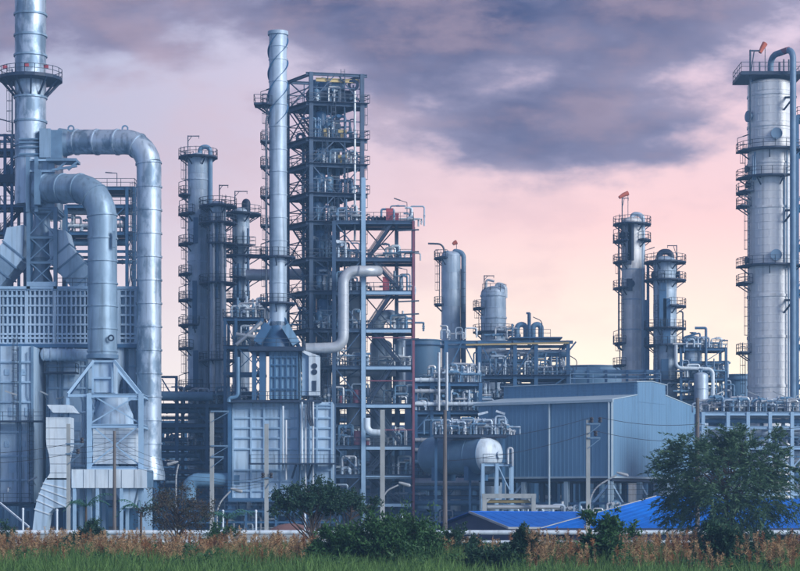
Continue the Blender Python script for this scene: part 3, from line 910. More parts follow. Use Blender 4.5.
# --- air intake
it = thing('air_intake', 'white air intake duct with slanted rain hood and kinked foot', 'duct', (X(54, 259), 260, 0))
yf = 258.5
part('hood', MB().extrude([(X(47.5, yf), yf - 0.5, Z(405, yf)), (X(69, yf), yf - 0.5, Z(405, yf)), (X(75.5, yf), yf - 0.7, Z(413, yf)), (X(54, yf), yf - 0.7, Z(413, yf))][::-1], (0, 4.2, 0.05)), 'white', it, smooth=False)
for px in (49, 68):
    part('hood_post', MB().beam((X(px, yf), yf + 0.3, Z(418, yf)), (X(px, yf), yf + 0.3, Z(409, yf)), 0.15), 'steel', it, smooth=False)
segs = [(46, 70, 417), (46, 70, 428), (46, 70, 439), (46.5, 70, 446), (49, 67.5, 455), (50, 66, 464), (50, 66, 473), (46, 67, 480)]
for (a0, a1, ya), (b0, b1, yb) in zip(segs[:-1], segs[1:]):
    part('duct_section', MB().extrude([(X(a0, yf), yf, Z(ya, yf) - 0.03), (X(b0, yf), yf, Z(yb, yf) + 0.03), (X(b1, yf), yf, Z(yb, yf) + 0.03), (X(a1, yf), yf, Z(ya, yf) - 0.03)], (0, 3.2, 0)), 'white', it, smooth=False)
low = [((46, 478), (67.5, 478)), ((43.5, 483), (67.5, 489)), ((41.5, 488), (67, 498)), ((39.5, 493), (66, 507)), ((37, 500), (54, 508)), ((35, 509), (48, 514)), ((32, 534), (45, 534))]
for (a, b), (c, d_) in zip(low[:-1], low[1:]):
    q = [P(*a, yf), P(*c, yf), P(*d_, yf), P(*b, yf)]
    part('duct_section', MB().extrude(q, (0, 3.2, 0)), 'furnace', it, smooth=False)
    part('flange', MB().extrude([P(c[0] - 0.8, c[1] - 0.5, yf - 0.1), P(c[0] - 0.8, c[1] + 0.7, yf - 0.1), P(d_[0] + 0.5, d_[1] + 0.7, yf - 0.1), P(d_[0] + 0.5, d_[1] - 0.5, yf - 0.1)], (0, 3.4, 0)), 'white', it, smooth=False)
# --- stair tower left of the stack
sl = thing('stair_tower', 'dark open steel stair tower at the left image edge beside the chimney', 'stair tower', (X(12, 279), 281, Z(290, 279)))
zz = [Z(v, 279) for v in (134, 149, 178, 205, 232, 260)]
grid_frame(sl, plain(279), [-12, 5, 12, 25], [0, 5], zz, mat='steel', cw=0.38, bw=0.25, bh=0.3, decks=(1, 2, 3, 4), rails='F', zbot=Z(288, 279),
           ztops={(-12, 0): zz[2], (-12, 5): zz[2], (25, 0): zz[2], (25, 5): zz[2]}, skip_cols=(),
           braces=[('u', 0, 2, zz[3], zz[2], '/'), ('u', 0, 0, zz[3], zz[2], '\\'), ('u', 0, 0, zz[4], zz[3], '/')])
part('plate_girder', MB().box(X(-12, 278.6), X(27, 278.6), 278.3, 278.7, Z(183, 279), Z(175, 279)), 'dark', sl, smooth=False)
for i in (1, 2, 3):
    a, b = (0, 22) if i % 2 else (22, 0)
    stairs(sl, (X(a, 281), 281.3, zz[i + 1]), (X(b, 281), 281.3, zz[i] - 0.1))
part('lamp', lamp_shape((X(13, 279), 279, zz[0]), 1.6, 1.5, math.pi, 0.4, 0.06, 0.9), 'rail', sl)
for (px, yy, m) in ((8, 168, 'tank'), (16, 170, 'pipe'), (20, 160, 'tank')):
    single('filter_pot', MB().lathe([(0.05, Z(178, 279)), (0.5, Z(177, 279)), (0.5, Z(yy, 279)), (0.25, Z(yy - 4, 279)), (0.05, Z(yy - 5, 279))], X(px, 280), 280, 12), m, 'small upright pot on the upper deck of the left stair tower', 'vessel', 'pots on the left stair tower')
# --- rack behind the ducts
rk = thing('pipe_rack', 'open steel rack with decks behind the two flue ducts', 'pipe rack', (X(100, 292), 295, 0))
zz = [Z(v, 292) for v in (187, 205, 232, 250, 297, 330)]
grid_frame(rk, plain(292), [66, 100, 127, 134.5], [0, 7], zz, mat='steel', cw=0.45, bw=0.3, bh=0.4, decks=(0, 1, 2, 4), rails='FR',
           ztops={(66, 0): zz[1], (66, 7): zz[1], (100, 0): zz[1], (100, 7): zz[1]},
           braces=[('u', 0, 1, zz[2], zz[1], '/'), ('u', 0, 2, zz[3], zz[2], 'X'), ('u', 0, 2, zz[4], zz[3], 'X'), ('u', 0, 2, zz[5], zz[4], '/')])
ladder(rk, X(133, 291.6), 291.5, zz[4], zz[0], -math.pi / 2, off=0.0)
part('lamp', lamp_shape((X(117, 292), 292, zz[0]), 2.0, 1.3, math.pi, 0.1, 0.06, 0.8), 'rail', rk)
runs([(62, 137, 212, 0.35, 'pipe'), (60, 126, 226, 0.3, 'white'), (62, 126, 243, 0.45, 'pipe_blue'), (64, 137, 262, 0.3, 'pipe_blue')], 294, 'in the rack behind the flue ducts')
clutter(60, 126, 292, 4, zz[2], 16, 'in the rack behind the flue ducts', 3.0)
# ================================================================== trio of slim columns
def level_set(th, x0, Y, r, rows, ro=1.5, ladder_ang=None, lamps=()):
    """rows: (photo row, a0, a1)"""
    zs_ = []
    for (yy, a0, a1) in rows:
        z = Z(yy, Y); zs_.append(z)
        arc_platform(th, x0, Y, z, r + 0.03, r + ro, a0, a1)
    if ladder_ang is not None:
        zz = sorted(zs_)
        a = RAD(ladder_ang)
        for i, (lo, hi) in enumerate(zip(zz[:-1], zz[1:])):
            aa = a + (0.25 if i % 2 else -0.25)
            ladder(th, x0 + (r + 0.35) * math.cos(aa), Y + (r + 0.35) * math.sin(aa), lo, hi + 0.9, aa)
    for (yy, ang, d_) in lamps:
        a = RAD(ang); z = Z(yy, Y)
        part('lamp', lamp_shape((x0 + (r + ro - 0.1) * math.cos(a), Y + (r + ro - 0.1) * math.sin(a), z), 1.9, 1.3, d_, 0.45, 0.05, 0.8), 'rail', th)
YB = 315.0
t, x0, _, r, zt = column('distillation_column', 'tallest slim column of the trio left of the straked chimney', YB, 198, 10.2, 158, 'alu_grey', 2.6)
level_set(t, x0, YB, r, [(157, -240, 60), (195, 120, 230), (214, 110, 260), (244, 110, 250), (274, 120, 240), (300, 110, 250), (325, 130, 280), (348, 110, 250), (388, 110, 290)], 1.5, 185, [(195, 190, 0), (214, 200, 0), (300, 195, 0), (348, 190, 0), (388, 195, 0)])
overhead(t, [(x0 + 0.3, YB, zt + 0.3), (x0 + 0.3, YB, Z(147, YB)), (X(210.5, YB), YB - 0.3, Z(147, YB)), (X(210.5, YB), YB - 0.3, Z(398, YB))], 0.36, 'pipe_blue', 1.0)
davit(t, (X(188.5, YB), YB - 0.8, zt), 3.4, 1.8, 0)
for yy in (180, 230, 262, 318, 360):
    hoop(t, x0, YB, r, Z(yy, YB), 'alu_grey', 0.22, 0.1)
for (yy, px, w, h) in ((232, 197, 0.7, 4.0), (306, 196, 0.7, 7.5), (372, 197, 0.8, 6.5)):
    part('cable_tray', MB().box(X(px, YB) - w / 2, X(px, YB) + w / 2, YB - r - 0.5, YB - r - 0.25, Z(yy, YB) - h / 2, Z(yy, YB) + h / 2), 'steel', t, smooth=False)
t, x0, _, r, zt = column('distillation_column', 'shorter column in the middle of the trio, wrapped in pipes and ladders', YB - 3, 218, 8.2, 205, 'alu_grey', 2.4)
YY = YB - 3
level_set(t, x0, YY, r, [(206, -250, 70), (223, -220, 40), (244, -120, 60), (283, -230, 50), (360, -250, 40)], 1.7, -70)
davit(t, (X(220, YY), YY - 1.0, zt), 3.0, 1.4, 0)
part('skirt', MB().lathe([(r * 1.12, 0), (r * 1.28, Z(398, YY)), (r * 1.28, Z(352, YY)), (r + 0.02, Z(344, YY))], x0, YY, 24), 'alu_grey', t)
for (px, a, b, rr, m) in ((213.5, 215, 395, 0.22, 'pipe'), (217, 222, 300, 0.2, 'steel'), (222, 215, 390, 0.25, 'pipe'), (208.5, 230, 390, 0.16, 'rail')):
    part('riser_pipe', MB().tube((X(px, YY - 2), YY - r - 0.6, Z(b, YY)), (X(px, YY - 2), YY - r - 0.6, Z(a, YY)), rr, 8), m, t)
t, x0, _, r, zt = column('distillation_column', 'right column of the trio, beside the walkway to the straked chimney', YB + 2, 241, 8.6, 212, 'alu_grey', 2.4)
YY = YB + 2
level_set(t, x0, YY, r, [(214, -250, 70), (246, -200, -40), (256, -190, 20), (278, -120, 30), (300, -200, -60), (318, -240, 40)], 1.9, -130, [(256, 10, 0)])
davit(t, (X(235.5, YY), YY - 1.0, zt), 3.2, 2.0, 0)
overhead(t, [(x0 + 0.6, YY, zt + 0.2), (x0 + 0.6, YY, Z(202, YY)), (X(247.5, YY), YY - 0.4, Z(202, YY)), (X(247.5, YY), YY - 0.4, Z(214, YY))], 0.5, 'dark', 0.8)
for (px, a, b, rr) in ((235, 268, 345, 0.3), (239, 265, 345, 0.3), (248, 230, 345, 0.18)):
    part('riser_pipe', MB().tube((X(px, YY - 2), YY - r - 0.5, Z(b, YY)), (X(px, YY - 2), YY - r - 0.5, Z(a, YY)), rr, 8), 'steel', t)
single('walkway_bridge', rail(MB().box(X(248, 305), X(268, 305), 304, 305.2, Z(257.4, 305), Z(255, 305)), [(X(248, 305), 304.05, Z(255, 305)), (X(268, 305), 304.05, Z(255, 305))]), 'dark', 'narrow railed walkway bridging the right column and the straked chimney', 'walkway', smooth=False)
single('transfer_pipe', MB().path([P(246, 275, 304), P(246 + 60, 274, 304)], 0.85, 0.5, 16), 'pipe', 'thick horizontal pipe passing behind the straked chimney at half height', 'pipe')
# base of the trio
fb = thing('pipe_rack', 'steel rack with decks and valves at the foot of the slim column trio', 'pipe rack', (X(200, 306), 308, 0))
zz = [Z(v, 306) for v in (392, 404, 424, 446, 470, 495)]
grid_frame(fb, plain(306), [152, 177, 207, 226, 256], [0, 8], zz, mat='steel', cw=0.5, bw=0.32, bh=0.5, decks=(0, 1, 2, 3, 4), rails='F',
           braces=[('u', 0, 0, zz[1], zz[0], 'A'), ('u', 0, 1, zz[2], zz[1], 'A'), ('u', 0, 1, zz[4], zz[3], 'A'), ('u', 0, 2, zz[2], zz[1], '/'), ('u', 0, 3, zz[3], zz[2], 'X'), ('u', 0, 0, zz[5], zz[4], 'X')])
gp = thing('gallows_frame', 'small steel gallows frame standing on the rack right of the tall flue duct', 'steel frame', (X(170, 305), 305, zz[0]))
part('post', MB().hbeam((X(176.5, 305), 305, zz[0]), (X(176.5, 305), 305, Z(376, 305)), 0.4), 'steel', gp, smooth=False)
part('beam', MB().hbeam((X(157, 305), 305, Z(377, 305)), (X(177.5, 305), 305, Z(377, 305)), 0.35), 'steel', gp, smooth=False)
part('brace', MB().beam((X(162, 305), 305, Z(379, 305)), (X(174, 305), 305, Z(399, 305)), 0.2), 'steel', gp, smooth=False)
single('transfer_pipe', MB().tube(P(152, 396, 304), P(213, 396.5, 304), 0.7, 14).ring(P(180, 396, 304), (1, 0, 0), 0.6, 0.8, 0.2).ring(P(205, 396.4, 304), (1, 0, 0), 0.6, 0.82, 0.2), 'pipe_blue', 'thick grey pipe lying on the rack right of the tall flue duct', 'pipe')
runs([(152, 227, 411, 0.4, 'pipe_blue'), (152, 227, 431, 0.35, 'pipe_blue'), (154, 227, 440, 0.3, 'steel'), (152, 200, 455, 0.45, 'pipe_blue'), (152, 227, 463, 0.35, 'steel'), (155, 227, 478, 0.4, 'pipe_blue'), (152, 240, 486, 0.35, 'steel'), (152, 227, 418, 0.25, 'steel')], 307.5, 'in the rack below the slim column trio')
clutter(178, 250, 305, 4, zz[1], 26, 'at the foot of the slim column trio', 2.8, 0.2)
clutter(155, 226, 306, 5, zz[3], 14, 'in the rack below the slim column trio', 2.6, 0.25)
clutter(155, 226, 306, 5, 0, 16, 'on the ground below the slim column trio', 4.0, 0.2)
ff = thing('valve_platform_frame', 'steel frame with railed deck between the slim trio and the straked chimney', 'steel frame', (X(250, 296), 297, 0))
zz = [Z(v, 296) for v in (318, 346, 372)]
grid_frame(ff, plain(296), [225, 236, 262], [0, 6], zz, mat='steel', cw=0.42, bw=0.28, bh=0.4, decks=(0, 1), rails='FL', over=0.3,
           braces=[('u', 0, 0, zz[1], zz[0], '\\'), ('u', 0, 1, zz[1], zz[0], '/'), ('u', 0, 1, zz[2], zz[1], 'X')])
clutter(236, 264, 296, 5, zz[0], 22, 'on the deck between the trio and the straked chimney', 3.2, 0.45)
clutter(236, 264, 296, 5, zz[1], 16, 'on the deck between the trio and the straked chimney', 3.2, 0.45)
for (a, b, w) in (((236, 345), (262, 322), 'steeply'), ((236, 334), (262, 338), 'gently')):
    single('process_pipe', MB().tube(P(*a, 294.5), P(*b, 294.8), 0.28, 10), 'pipe', 'pale %s slanting pipe below the deck between trio and straked chimney' % w, 'pipe')
# ================================================================== straked chimney and its heater
YC = 288.0
x0 = X(278, YC); s = YC / FP; r = 8.9 * s
ch = thing('straked_chimney', 'slim pale chimney with spiral strakes at its top, in front of the steel tower', 'chimney', (x0, YC, Z(345, YC)))
cuts = [330, 305, 283, 262, 241, 218, 195, 172, 150, 127, 105, 82, 60, 47, 33]
for i, (a, b) in enumerate(zip(cuts[:-1], cuts[1:])):
    part('shell_section', MB().lathe([(r, Z(a, YC)), (r, Z(b, YC))], x0, YC, 28), 'alu_grey', ch)
    part('flange', MB().ring((x0, YC, Z(a, YC)), UP, r - 0.02, r + 0.08, 0.16, 28), 'alu_grey', ch)
part('top_rim', MB().ring((x0, YC, Z(33.5, YC)), UP, r - 0.1, r + 0.2, 0.5, 28), 'alu_grey', ch)
for k in range(3):
    mb = MB(); pts = []
    z0_, z1_ = Z(125, YC), Z(35, YC)
    for i in range(61):
        a = 2 * math.pi * (k / 3 + i / 60 * 1.35) + 0.5
        z = z0_ + (z1_ - z0_) * i / 60
        o = Vector((math.cos(a), math.sin(a), 0))
        c = Vector((x0, YC, z))
        pts.append((c + o * (r - 0.02), c + o * (r + 0.24)))
    vs_ = []
    for p, q in pts:
        vs_ += [p - UP * 0.04, q - UP * 0.04, q + UP * 0.04, p + UP * 0.04]
    fs_ = []
    for i in range(60):
        for j in range(4):
            fs_.append((i * 4 + j, i * 4 + (j + 1) % 4, (i + 1) * 4 + (j + 1) % 4, (i + 1) * 4 + j))
    mb.add(vs_, fs_)
    part('strake', mb, 'steel', ch)
level_set(ch, x0, YC, r, [(105, 130, 235), (141, 150, 210), (166, 150, 210), (196, 150, 210), (225, 150, 210), (257, -220, 30), (303, -230, 40)], 1.3, 188, [(105, 180, 0), (257, 175, 0)])
part('platform', MB().box(X(254.5, YC), X(268, YC), YC - 1.4, YC + 1.4, Z(105.5, YC) - 0.1, Z(104.2, YC)), 'dark', ch, smooth=False)
rm = MB(); zq = Z(104.2, YC)
rail(rm, [(X(268, YC), YC - 1.35, zq), (X(254.6, YC), YC - 1.35, zq), (X(254.6, YC), YC + 1.35, zq)])
part('handrail', rm, 'rail', ch)
part('strut', MB().beam((X(256, YC), YC, zq - 0.3), (X(269, YC), YC, Z(115, YC)), 0.22), 'dark', ch, smooth=False)
part('riser_pipe', MB().path([(X(266.5, YC), YC - 0.9, Z(320, YC)), (X(266.5, YC), YC - 0.9, Z(120, YC)), (X(269, YC), YC - 0.7, Z(116, YC))], 0.13, 0.4), 'rail', ch)
part('base_cone', MB().lathe([(r * 1.9, Z(349, YC)), (r * 1.75, Z(340, YC)), (r, Z(326, YC)), (r, Z(322, YC))], x0, YC, 28), 'steel', ch)
for sx in (-1, 1):
    for yo in (-1.6, 1.6):
        part('strut', MB().beam((x0 + sx * 0.9, YC + yo * 0.4, Z(318, YC)), (x0 + sx * 3.1, YC + yo, Z(347, YC)), 0.3), 'steel', ch, smooth=False)
part('inclined_duct', MB().obox(P(291, 335, 286), Vector((0.55, 0, 0.35)) * 0.9, Vector((0, 1.0, 0)), Vector((0.62, 0, -1.0)) * 1.3), 'furnace_blue', ch, smooth=False)
part('inclined_duct', MB().obox(P(263, 334, 286), Vector((0.55, 0, -0.35)) * 0.9, Vector((0, 1.0, 0)), Vector((-0.62, 0, -1.0)) * 1.3), 'steel', ch, smooth=False)
# heater below the chimney
YH = 283.0
ht = thing('process_heater', 'blue plated heater under the straked chimney with a paler right cell and a catwalk', 'furnace', (X(280, YH), YH + 5, 0))
rect_platform(ht, X(249, YH), X(304, YH), YH - 1, YH + 10, Z(347, YH), sides='FLR', thick=0.6)
part('upper_casing', MB().box(X(269, YH), X(298, YH), YH + 0.3, YH + 9, Z(399, YH), Z(351, YH)), 'furnace_blue', ht, smooth=False)
for px in (270, 275, 281, 286.5, 292, 297):
    part('stiffener', MB().box(X(px - 0.7, YH), X(px + 0.7, YH), YH, YH + 0.29, Z(399, YH), Z(351.3, YH)), 'steel', ht, smooth=False)
for yy in (357, 365, 377, 389):
    part('stiffener', MB().box(X(269.2, YH), X(297.8, YH), YH - 0.05, YH + 0.27, Z(yy + 0.6, YH), Z(yy - 0.6, YH)), 'steel', ht, smooth=False)
for px in (254, 262.5):
    part('column_post', MB().hbeam((X(px, YH), YH + 0.4, Z(400, YH)), (X(px, YH), YH + 0.4, Z(352, YH)), 0.6 if px < 260 else 0.9), 'steel', ht, smooth=False)
for k in range(4):
    a, b = Z(354 + k * 11, YH), Z(365 + k * 11, YH)
    for (p, q) in ((a, b), (b, a)):
        part('brace', MB().beam((X(254.5, YH), YH + 0.25 + 0.1 * (p > q), p), (X(261.5, YH), YH + 0.25 + 0.1 * (p > q), q), 0.18), 'steel', ht, smooth=False)
rect_platform(ht, X(228, YH), X(322, YH), YH - 1.6, YH + 10, Z(400.5, YH), sides='F', thick=0.35)
def plated(th, px0, px1, yt, yb, yf, dep, posts, bands, mat, smat):
    part('casing', MB().box(X(px0, yf), X(px1, yf), yf + 0.3, yf + dep, Z(yb, yf), Z(yt, yf)), mat, th, smooth=False)
    for p in posts:
        part('stiffener', MB().box(X(p - 0.8, yf), X(p + 0.8, yf), yf - 0.02, yf + 0.29, Z(yb, yf), Z(yt, yf)), smat, th, smooth=False)
    for a, c in zip(posts[:-1], posts[1:]):
        for b in bands:
            part('stiffener', MB().box(X(a + 0.82, yf), X(c - 0.82, yf), yf + 0.03, yf + 0.28, Z(b + 0.7, yf), Z(b - 0.7, yf)), smat, th, smooth=False)
bands = [408, 418, 428, 438, 449, 470, 481, 491]
plated(ht, 232, 299, 403, 498, YH, 11, [233, 251, 264, 281, 298], bands, 'furnace', 'steel_light')
plated(ht, 299.6, 332.5, 402, 494, YH - 1.2, 12, [300.5, 309.5, 317, 331.7], [405] + bands[:-1], 'furnace', 'steel_light')
part('corner_post', MB().hbeam((X(230, YH), YH - 0.1, 0), (X(230, YH), YH - 0.1, Z(402, YH)), 0.55), 'steel', ht, smooth=False)
rect_platform(ht, X(249, YH - 3), X(337, YH - 3), YH - 3.4, YH - 1.3, Z(463, YH - 3), sides='FLR')
for px in (296, 312):
    part('bracket', MB().beam((X(px, YH - 3), YH - 3.0, Z(465, YH - 3)), (X(px - 4, YH - 1.5), YH - 1.4, Z(478, YH - 1.5)), 0.22), 'dark', ht, smooth=False)
part('floor_slab', MB().box(X(229, YH), X(334, YH), YH - 1.3, YH + 11.2, Z(502, YH), Z(498.2, YH)), 'steel', ht, smooth=False)
for px in (233, 264, 298, 331):
    for yo in (0.3, 10):
        part('leg', MB().hbeam((X(px, YH), YH + yo, 0), (X(px, YH), YH + yo, Z(502.2, YH)), 0.6), 'steel', ht, smooth=False)
for k in range(7):
    px = 242 + k * 13
    part('burner', MB().lathe([(0.1, Z(517, YH)), (0.45, Z(516, YH)), (0.55, Z(502.2, YH))], X(px, YH), YH + 2, 12), 'furnace_blue', ht)
for (px, a, b, m) in ((302, 402, 470, 'white'), (305.5, 405, 500, 'pipe'), (313, 402, 495, 'pipe'), (283, 406, 470, 'white'), (286, 420, 480, 'pipe')):
    part('riser_pipe', MB().tube((X(px, YH - 1.8), YH - 1.8, Z(b, YH - 1.8)), (X(px, YH - 1.8), YH - 1.8, Z(a, YH - 1.8)), 0.15, 8), m, ht)
for k in range(3):
    part('hose', MB().path([P(308 + k * 2, 402, YH - 2.5), P(307 + k * 2.5, 416, YH - 2.6), P(311 + k, 426, YH - 2.5)], 0.13, 1.0), 'dark', ht)
part('lintel_pipe', MB().path([P(229, 402, YH - 2), P(229, 398, YH - 2), P(238, 397, YH - 2), P(238, 357, YH - 2)], 0.25, 0.6), 'pipe_blue', ht)
ctl = thing('duct_box', 'tall narrow white box with two round ports right of the heater top', 'duct', (X(312, YH), YH + 1, Z(397, YH)))
part('casing', MB().box(X(309, YH), X(319.5, YH), YH - 0.5, YH + 3, Z(396, YH), Z(356, YH)), 'white', ctl, smooth=False)
part('side_duct', MB().box(X(302, YH), X(308.6, YH), YH, YH + 3, Z(396, YH), Z(352, YH)), 'steel_light', ctl, smooth=False)
part('sloped_cap', MB().extrude([P(302, 352, YH - 0.6), P(309, 356, YH - 0.6), P(320, 356, YH - 0.6), P(303, 350, YH - 0.6)], (0, 3.8, 0)), 'white', ctl, smooth=False)
for (yy, h) in ((366, 1.7), (372, 1.7), (386, 3.5)):
    part('port', MB().sweep([P(314.5, yy, YH - 0.62), P(314.5, yy, YH - 0.4)], [0.4, 0.4], 12) if h < 2 else MB().box(X(312.5, YH), X(316.5, YH), YH - 0.62, YH - 0.45, Z(yy + 5, YH), Z(yy - 5, YH)), 'dark', ctl)
single('crossover_duct', MB().path([P(189, 500, 284), P(189, 480, 284), P(240, 480, 284)], 1.0, 1.6, 16), 'pipe_blue', 'thick bent duct at ground level left of the blue heater', 'duct')
clutter(232, 335, YH - 2, 3, 0, 16, 'on the ground under the blue heater', 2.5, 0.4)
pr = thing('pipe_rack', 'low railed steel rack at the foot of the blue heater', 'pipe rack', (X(290, 279), 279, 0))
zz = [Z(510, 279), Z(521, 279)]
grid_frame(pr, plain(279), [186, 216, 246, 276, 306, 340], [0, 2.5], zz, mat='steel', cw=0.3, bw=0.22, bh=0.3, decks=(0,), rails='F')

# ================================================================== tall steel tower
def tri(N_, R_, L_):
    nx, ny = N_; ax, ay = R_[0] - nx, R_[1] - ny; bx, by = L_[0] - nx, L_[1] - ny
    return lambda u, v: (nx + ax * u + bx * v, ny + ay * u + by * v)
yn = 292.0
pt = tri((X(311, yn), yn), (X(362, 293.6), 293.6), (X(287.5, 298.0), 298.0))
rows = [102, 138, 163.5, 193, 221.5, 258, 291, 329, 366, 404, 446]
zs = [Z(72, yn)] + [Z(v, yn) for v in rows]
tt = thing('process_tower', 'tallest open steel tower with stairs and decks behind the straked chimney', 'steel tower', (X(325, 297), 297, 0))
br = []
for i in range(1, 6):
    br.append(('u', 0 if i != 2 else 1, 0, zs[i], zs[i - 1], 'A' if i % 2 else 'V'))
br += [('u', 1, 0, zs[1], zs[0], 'A'), ('u', 1, 0, zs[3], zs[2], 'X')]
for i in range(6, 12):
    br.append(('u', 0, 0, zs[i], zs[i - 1], '\\' if i % 2 else '/'))
for i in range(1, 12):
    br.append(('v', 0, 0, zs[i], zs[i - 1], '/' if i % 2 else '\\'))
grid_frame(tt, pt, [0, 1], [0, 1], zs, mat='navy', cw=0.58, bw=0.34, bh=0.44, decks=range(1, 12), rails='FRLB', over=0.75, braces=br, bf=0.26)
part('gantry_beam', MB().hbeam(Vector((*pt(0.12, 0.05), zs[0] - 1.0)), Vector((*pt(0.97, 0.05), zs[0] - 1.0)), 0.35, 0.55), 'yellow', tt, smooth=False)
def V3(u, v, z):
    x, y = pt(u, v); return Vector((x, y, z))
for i in range(1, 11):
    hi, lo = zs[i], zs[i + 1]
    u = -0.06
    # two flights inside the left bay
    a, b = (0.15, 0.8) if i % 2 else (0.8, 0.15)
    stairs(tt, V3(0.10 if i % 2 else 0.22, 0.08, lo + 0.1), V3(0.10 if i % 2 else 0.22, 0.92, hi), wdir=(1, 0.35, 0), w=1.0)
for i, yy in enumerate(rows[:-1]):
    ladder(tt, V3(1.07, 0.12, 0).x, V3(1.07, 0.12, 0).y, zs[i + 2], zs[i + 1] + 1.0, 0.2, cage=True)
part('drain_pipe', MB().tube(V3(0.82, -0.08, Z(240, yn)), V3(0.82, -0.08, Z(90, yn)), 0.16, 8), 'pipe', tt)
W = 'inside the tall steel tower'
for k, (u, v, hi, lo, rr, m) in enumerate(((0.30, 0.5, 1, 9, 0.28, 'pipe_blue'), (0.42, 0.6, 2, 10, 0.2, 'pipe'), (0.50, 0.55, 1, 8, 0.35, 'steel_grey'), (0.66, 0.6, 2, 10, 0.22, 'pipe'), (0.74, 0.45, 3, 10, 0.3, 'pipe_blue'), (0.9, 0.5, 1, 7, 0.16, 'white'), (0.2, 0.75, 2, 9, 0.24, 'steel_grey'), (0.58, 0.85, 1, 10, 0.3, 'steel'), (0.86, 0.8, 4, 10, 0.35, 'pipe_blue'))):
    a_, b_ = V3(u, v, zs[lo]), V3(u, v, zs[hi] + 1.5)
    mb = MB().path([a_, b_, b_ + Vector((0.9 * (1 if k % 2 else -1), 0.1, 0)), b_ + Vector((0.9 * (1 if k % 2 else -1), 0.1, -1.4))], rr, 0.4, 8, 4)
    for f in (0.15, 0.4, 0.6, 0.85): mb.ring(a_.lerp(b_, f), UP, rr * 0.9, rr * 1.5, 0.16, 8)
    part('riser_pipe', mb, m, tt)
    tr = V3(min(0.97, u + 0.08), v, 0)
    if k % 3 == 0:
        part('cable_tray', MB().box(tr.x - 0.3, tr.x + 0.3, tr.y - 0.08, tr.y + 0.08, zs[lo], zs[hi]), 'dark', tt, smooth=False)
for i in range(1, 12):
    # light secondary bracing, intermediate beams and hangers between two decks
    z0_, z1_ = zs[i], zs[i - 1]
    zm_ = (z0_ + z1_) / 2
    for v in (0.0, 1.0):
        part('girt', MB().beam(V3(0, v, zm_), V3(1, v, zm_), 0.13), 'navy', tt, smooth=False)
        for u in (0.33, 0.66):
            part('hanger', MB().beam(V3(u, v, z0_), V3(u, v, z1_ - 0.4), 0.14), 'navy', tt, smooth=False)
    part('girt', MB().beam(V3(0, 0, zm_), V3(0, 1, zm_), 0.13), 'navy', tt, smooth=False)
    for (u0, u1) in ((0, 0.33), (0.66, 1.0)):
        a_, b_ = (z0_, zm_) if (i + (u0 > 0)) % 2 else (zm_, z0_)
        part('brace', MB().beam(V3(u0, 1.0, a_), V3(u1, 1.0, b_ + 0.4), 0.12), 'navy', tt, smooth=False)
    u = 0.2 + 0.6 * ((i * 37) % 10) / 10
    c_ = V3(u, 0.0, 0)
    ladder(tt, c_.x, c_.y - 0.1, z0_, z1_ + 0.6, -math.pi / 2, cage=(i % 2 == 0))
for i in range(1, 11):
    x_, y_ = pt(1.0, 0.5)
    rect_platform(tt, x_ + 0.5, x_ + 1.5, y_ - 1.6, y_ + 1.6, zs[i], sides='FR', thick=0.15)
for i in range(1, 9):
    z = zs[i] + 0.12
    hi = (zs[i - 1] - zs[i]) - 0.9
    for (u, v, rr, hh, m) in ((0.35, 0.35, 0.75, hi, 'steel'), (0.55, 0.3, 0.55, hi * 0.8, 'alu_grey' if i % 2 else 'pipe_blue'), (0.25, 0.2, 0.4, hi * 0.6, 'pipe_blue')):
        x, y = pt(u + random.uniform(-0.06, 0.06), v)
        small_vessel(400 + x * FP / y, y, z, rr * 1.2, max(1.6, hh), m, ['stout dark', 'slimmer', 'short'][[0.75, 0.55, 0.4].index(rr)] + ' upright vessel ' + W + ' on deck %s from the top' % ORD[i - 1])
    for k in range(22):
        u = random.uniform(0.12, 0.95); v = random.uniform(0.05, 0.5)
        x, y = pt(u, v)
        h = random.uniform(0.8, hi * 0.8); L_ = random.uniform(0.6, 2.0) * random.choice((-1, 1))
        shape, pts = random.choice([('hoop shaped', [(x, y, z), (x, y, z + h), (x + L_, y + 0.3, z + h), (x + L_, y + 0.3, z)]), ('elbow shaped', [(x, y, z), (x, y, z + h), (x + L_, y + 0.4, z + h)]), ('upright', [(x, y, z), (x, y, z + h)])])
        spool(pts, random.uniform(0.1, 0.22), random.choice(['pipe', 'pipe_blue', 'steel', 'white', 'steel_grey']), W + ' on deck %s from the top' % ORD[i - 1], shape, keep=k < 5)
for (u, i, w) in ((0.3, 2, 0.5), (0.62, 2, 1.0), (0.62, 3, 1.0)):
    x, y = pt(u, 0.04)
    single('gearbox', MB().box(x - w / 2, x + w / 2, y - 0.1, y + 0.8, zs[i] + 1.0, zs[i] + 1.5).tube((x, y + 0.3, zs[i] + 0.12), (x, y + 0.3, zs[i] + 1.0), 0.25, 8).ring((x + w / 2 + 0.1, y + 0.3, zs[i] + 1.25), (1, 0, 0), 0, 0.35, 0.2, 10), 'yellow', 'yellow drive unit on a deck of the tall steel tower', 'machine', 'yellow drives in the tall steel tower')
x, y = pt(0.5, 0.25)
hv = thing('drum_vessel', 'dark horizontal vessel with boxy unit on the top deck of the steel tower', 'vessel', (x, y, zs[1] + 0.1))
part('shell', MB().sweep([(x - 3.6, y, zs[1] + 1.3), (x - 3.2, y, zs[1] + 1.3), (x + 2.8, y + 1, zs[1] + 1.3), (x + 3.3, y + 1, zs[1] + 1.3)], [0.5, 1.1, 1.1, 0.5], 16), 'dark', hv)
part('control_box', MB().box(x + 0.2, x + 2.0, y - 0.7, y + 0.4, zs[1] + 2.2, zs[1] + 3.4), 'steel_grey', hv, smooth=False)
part('nozzle', MB().tube((x - 2.2, y, zs[1] + 2.2), (x - 2.2, y, zs[0] - 0.7), 0.45, 10), 'steel', hv)
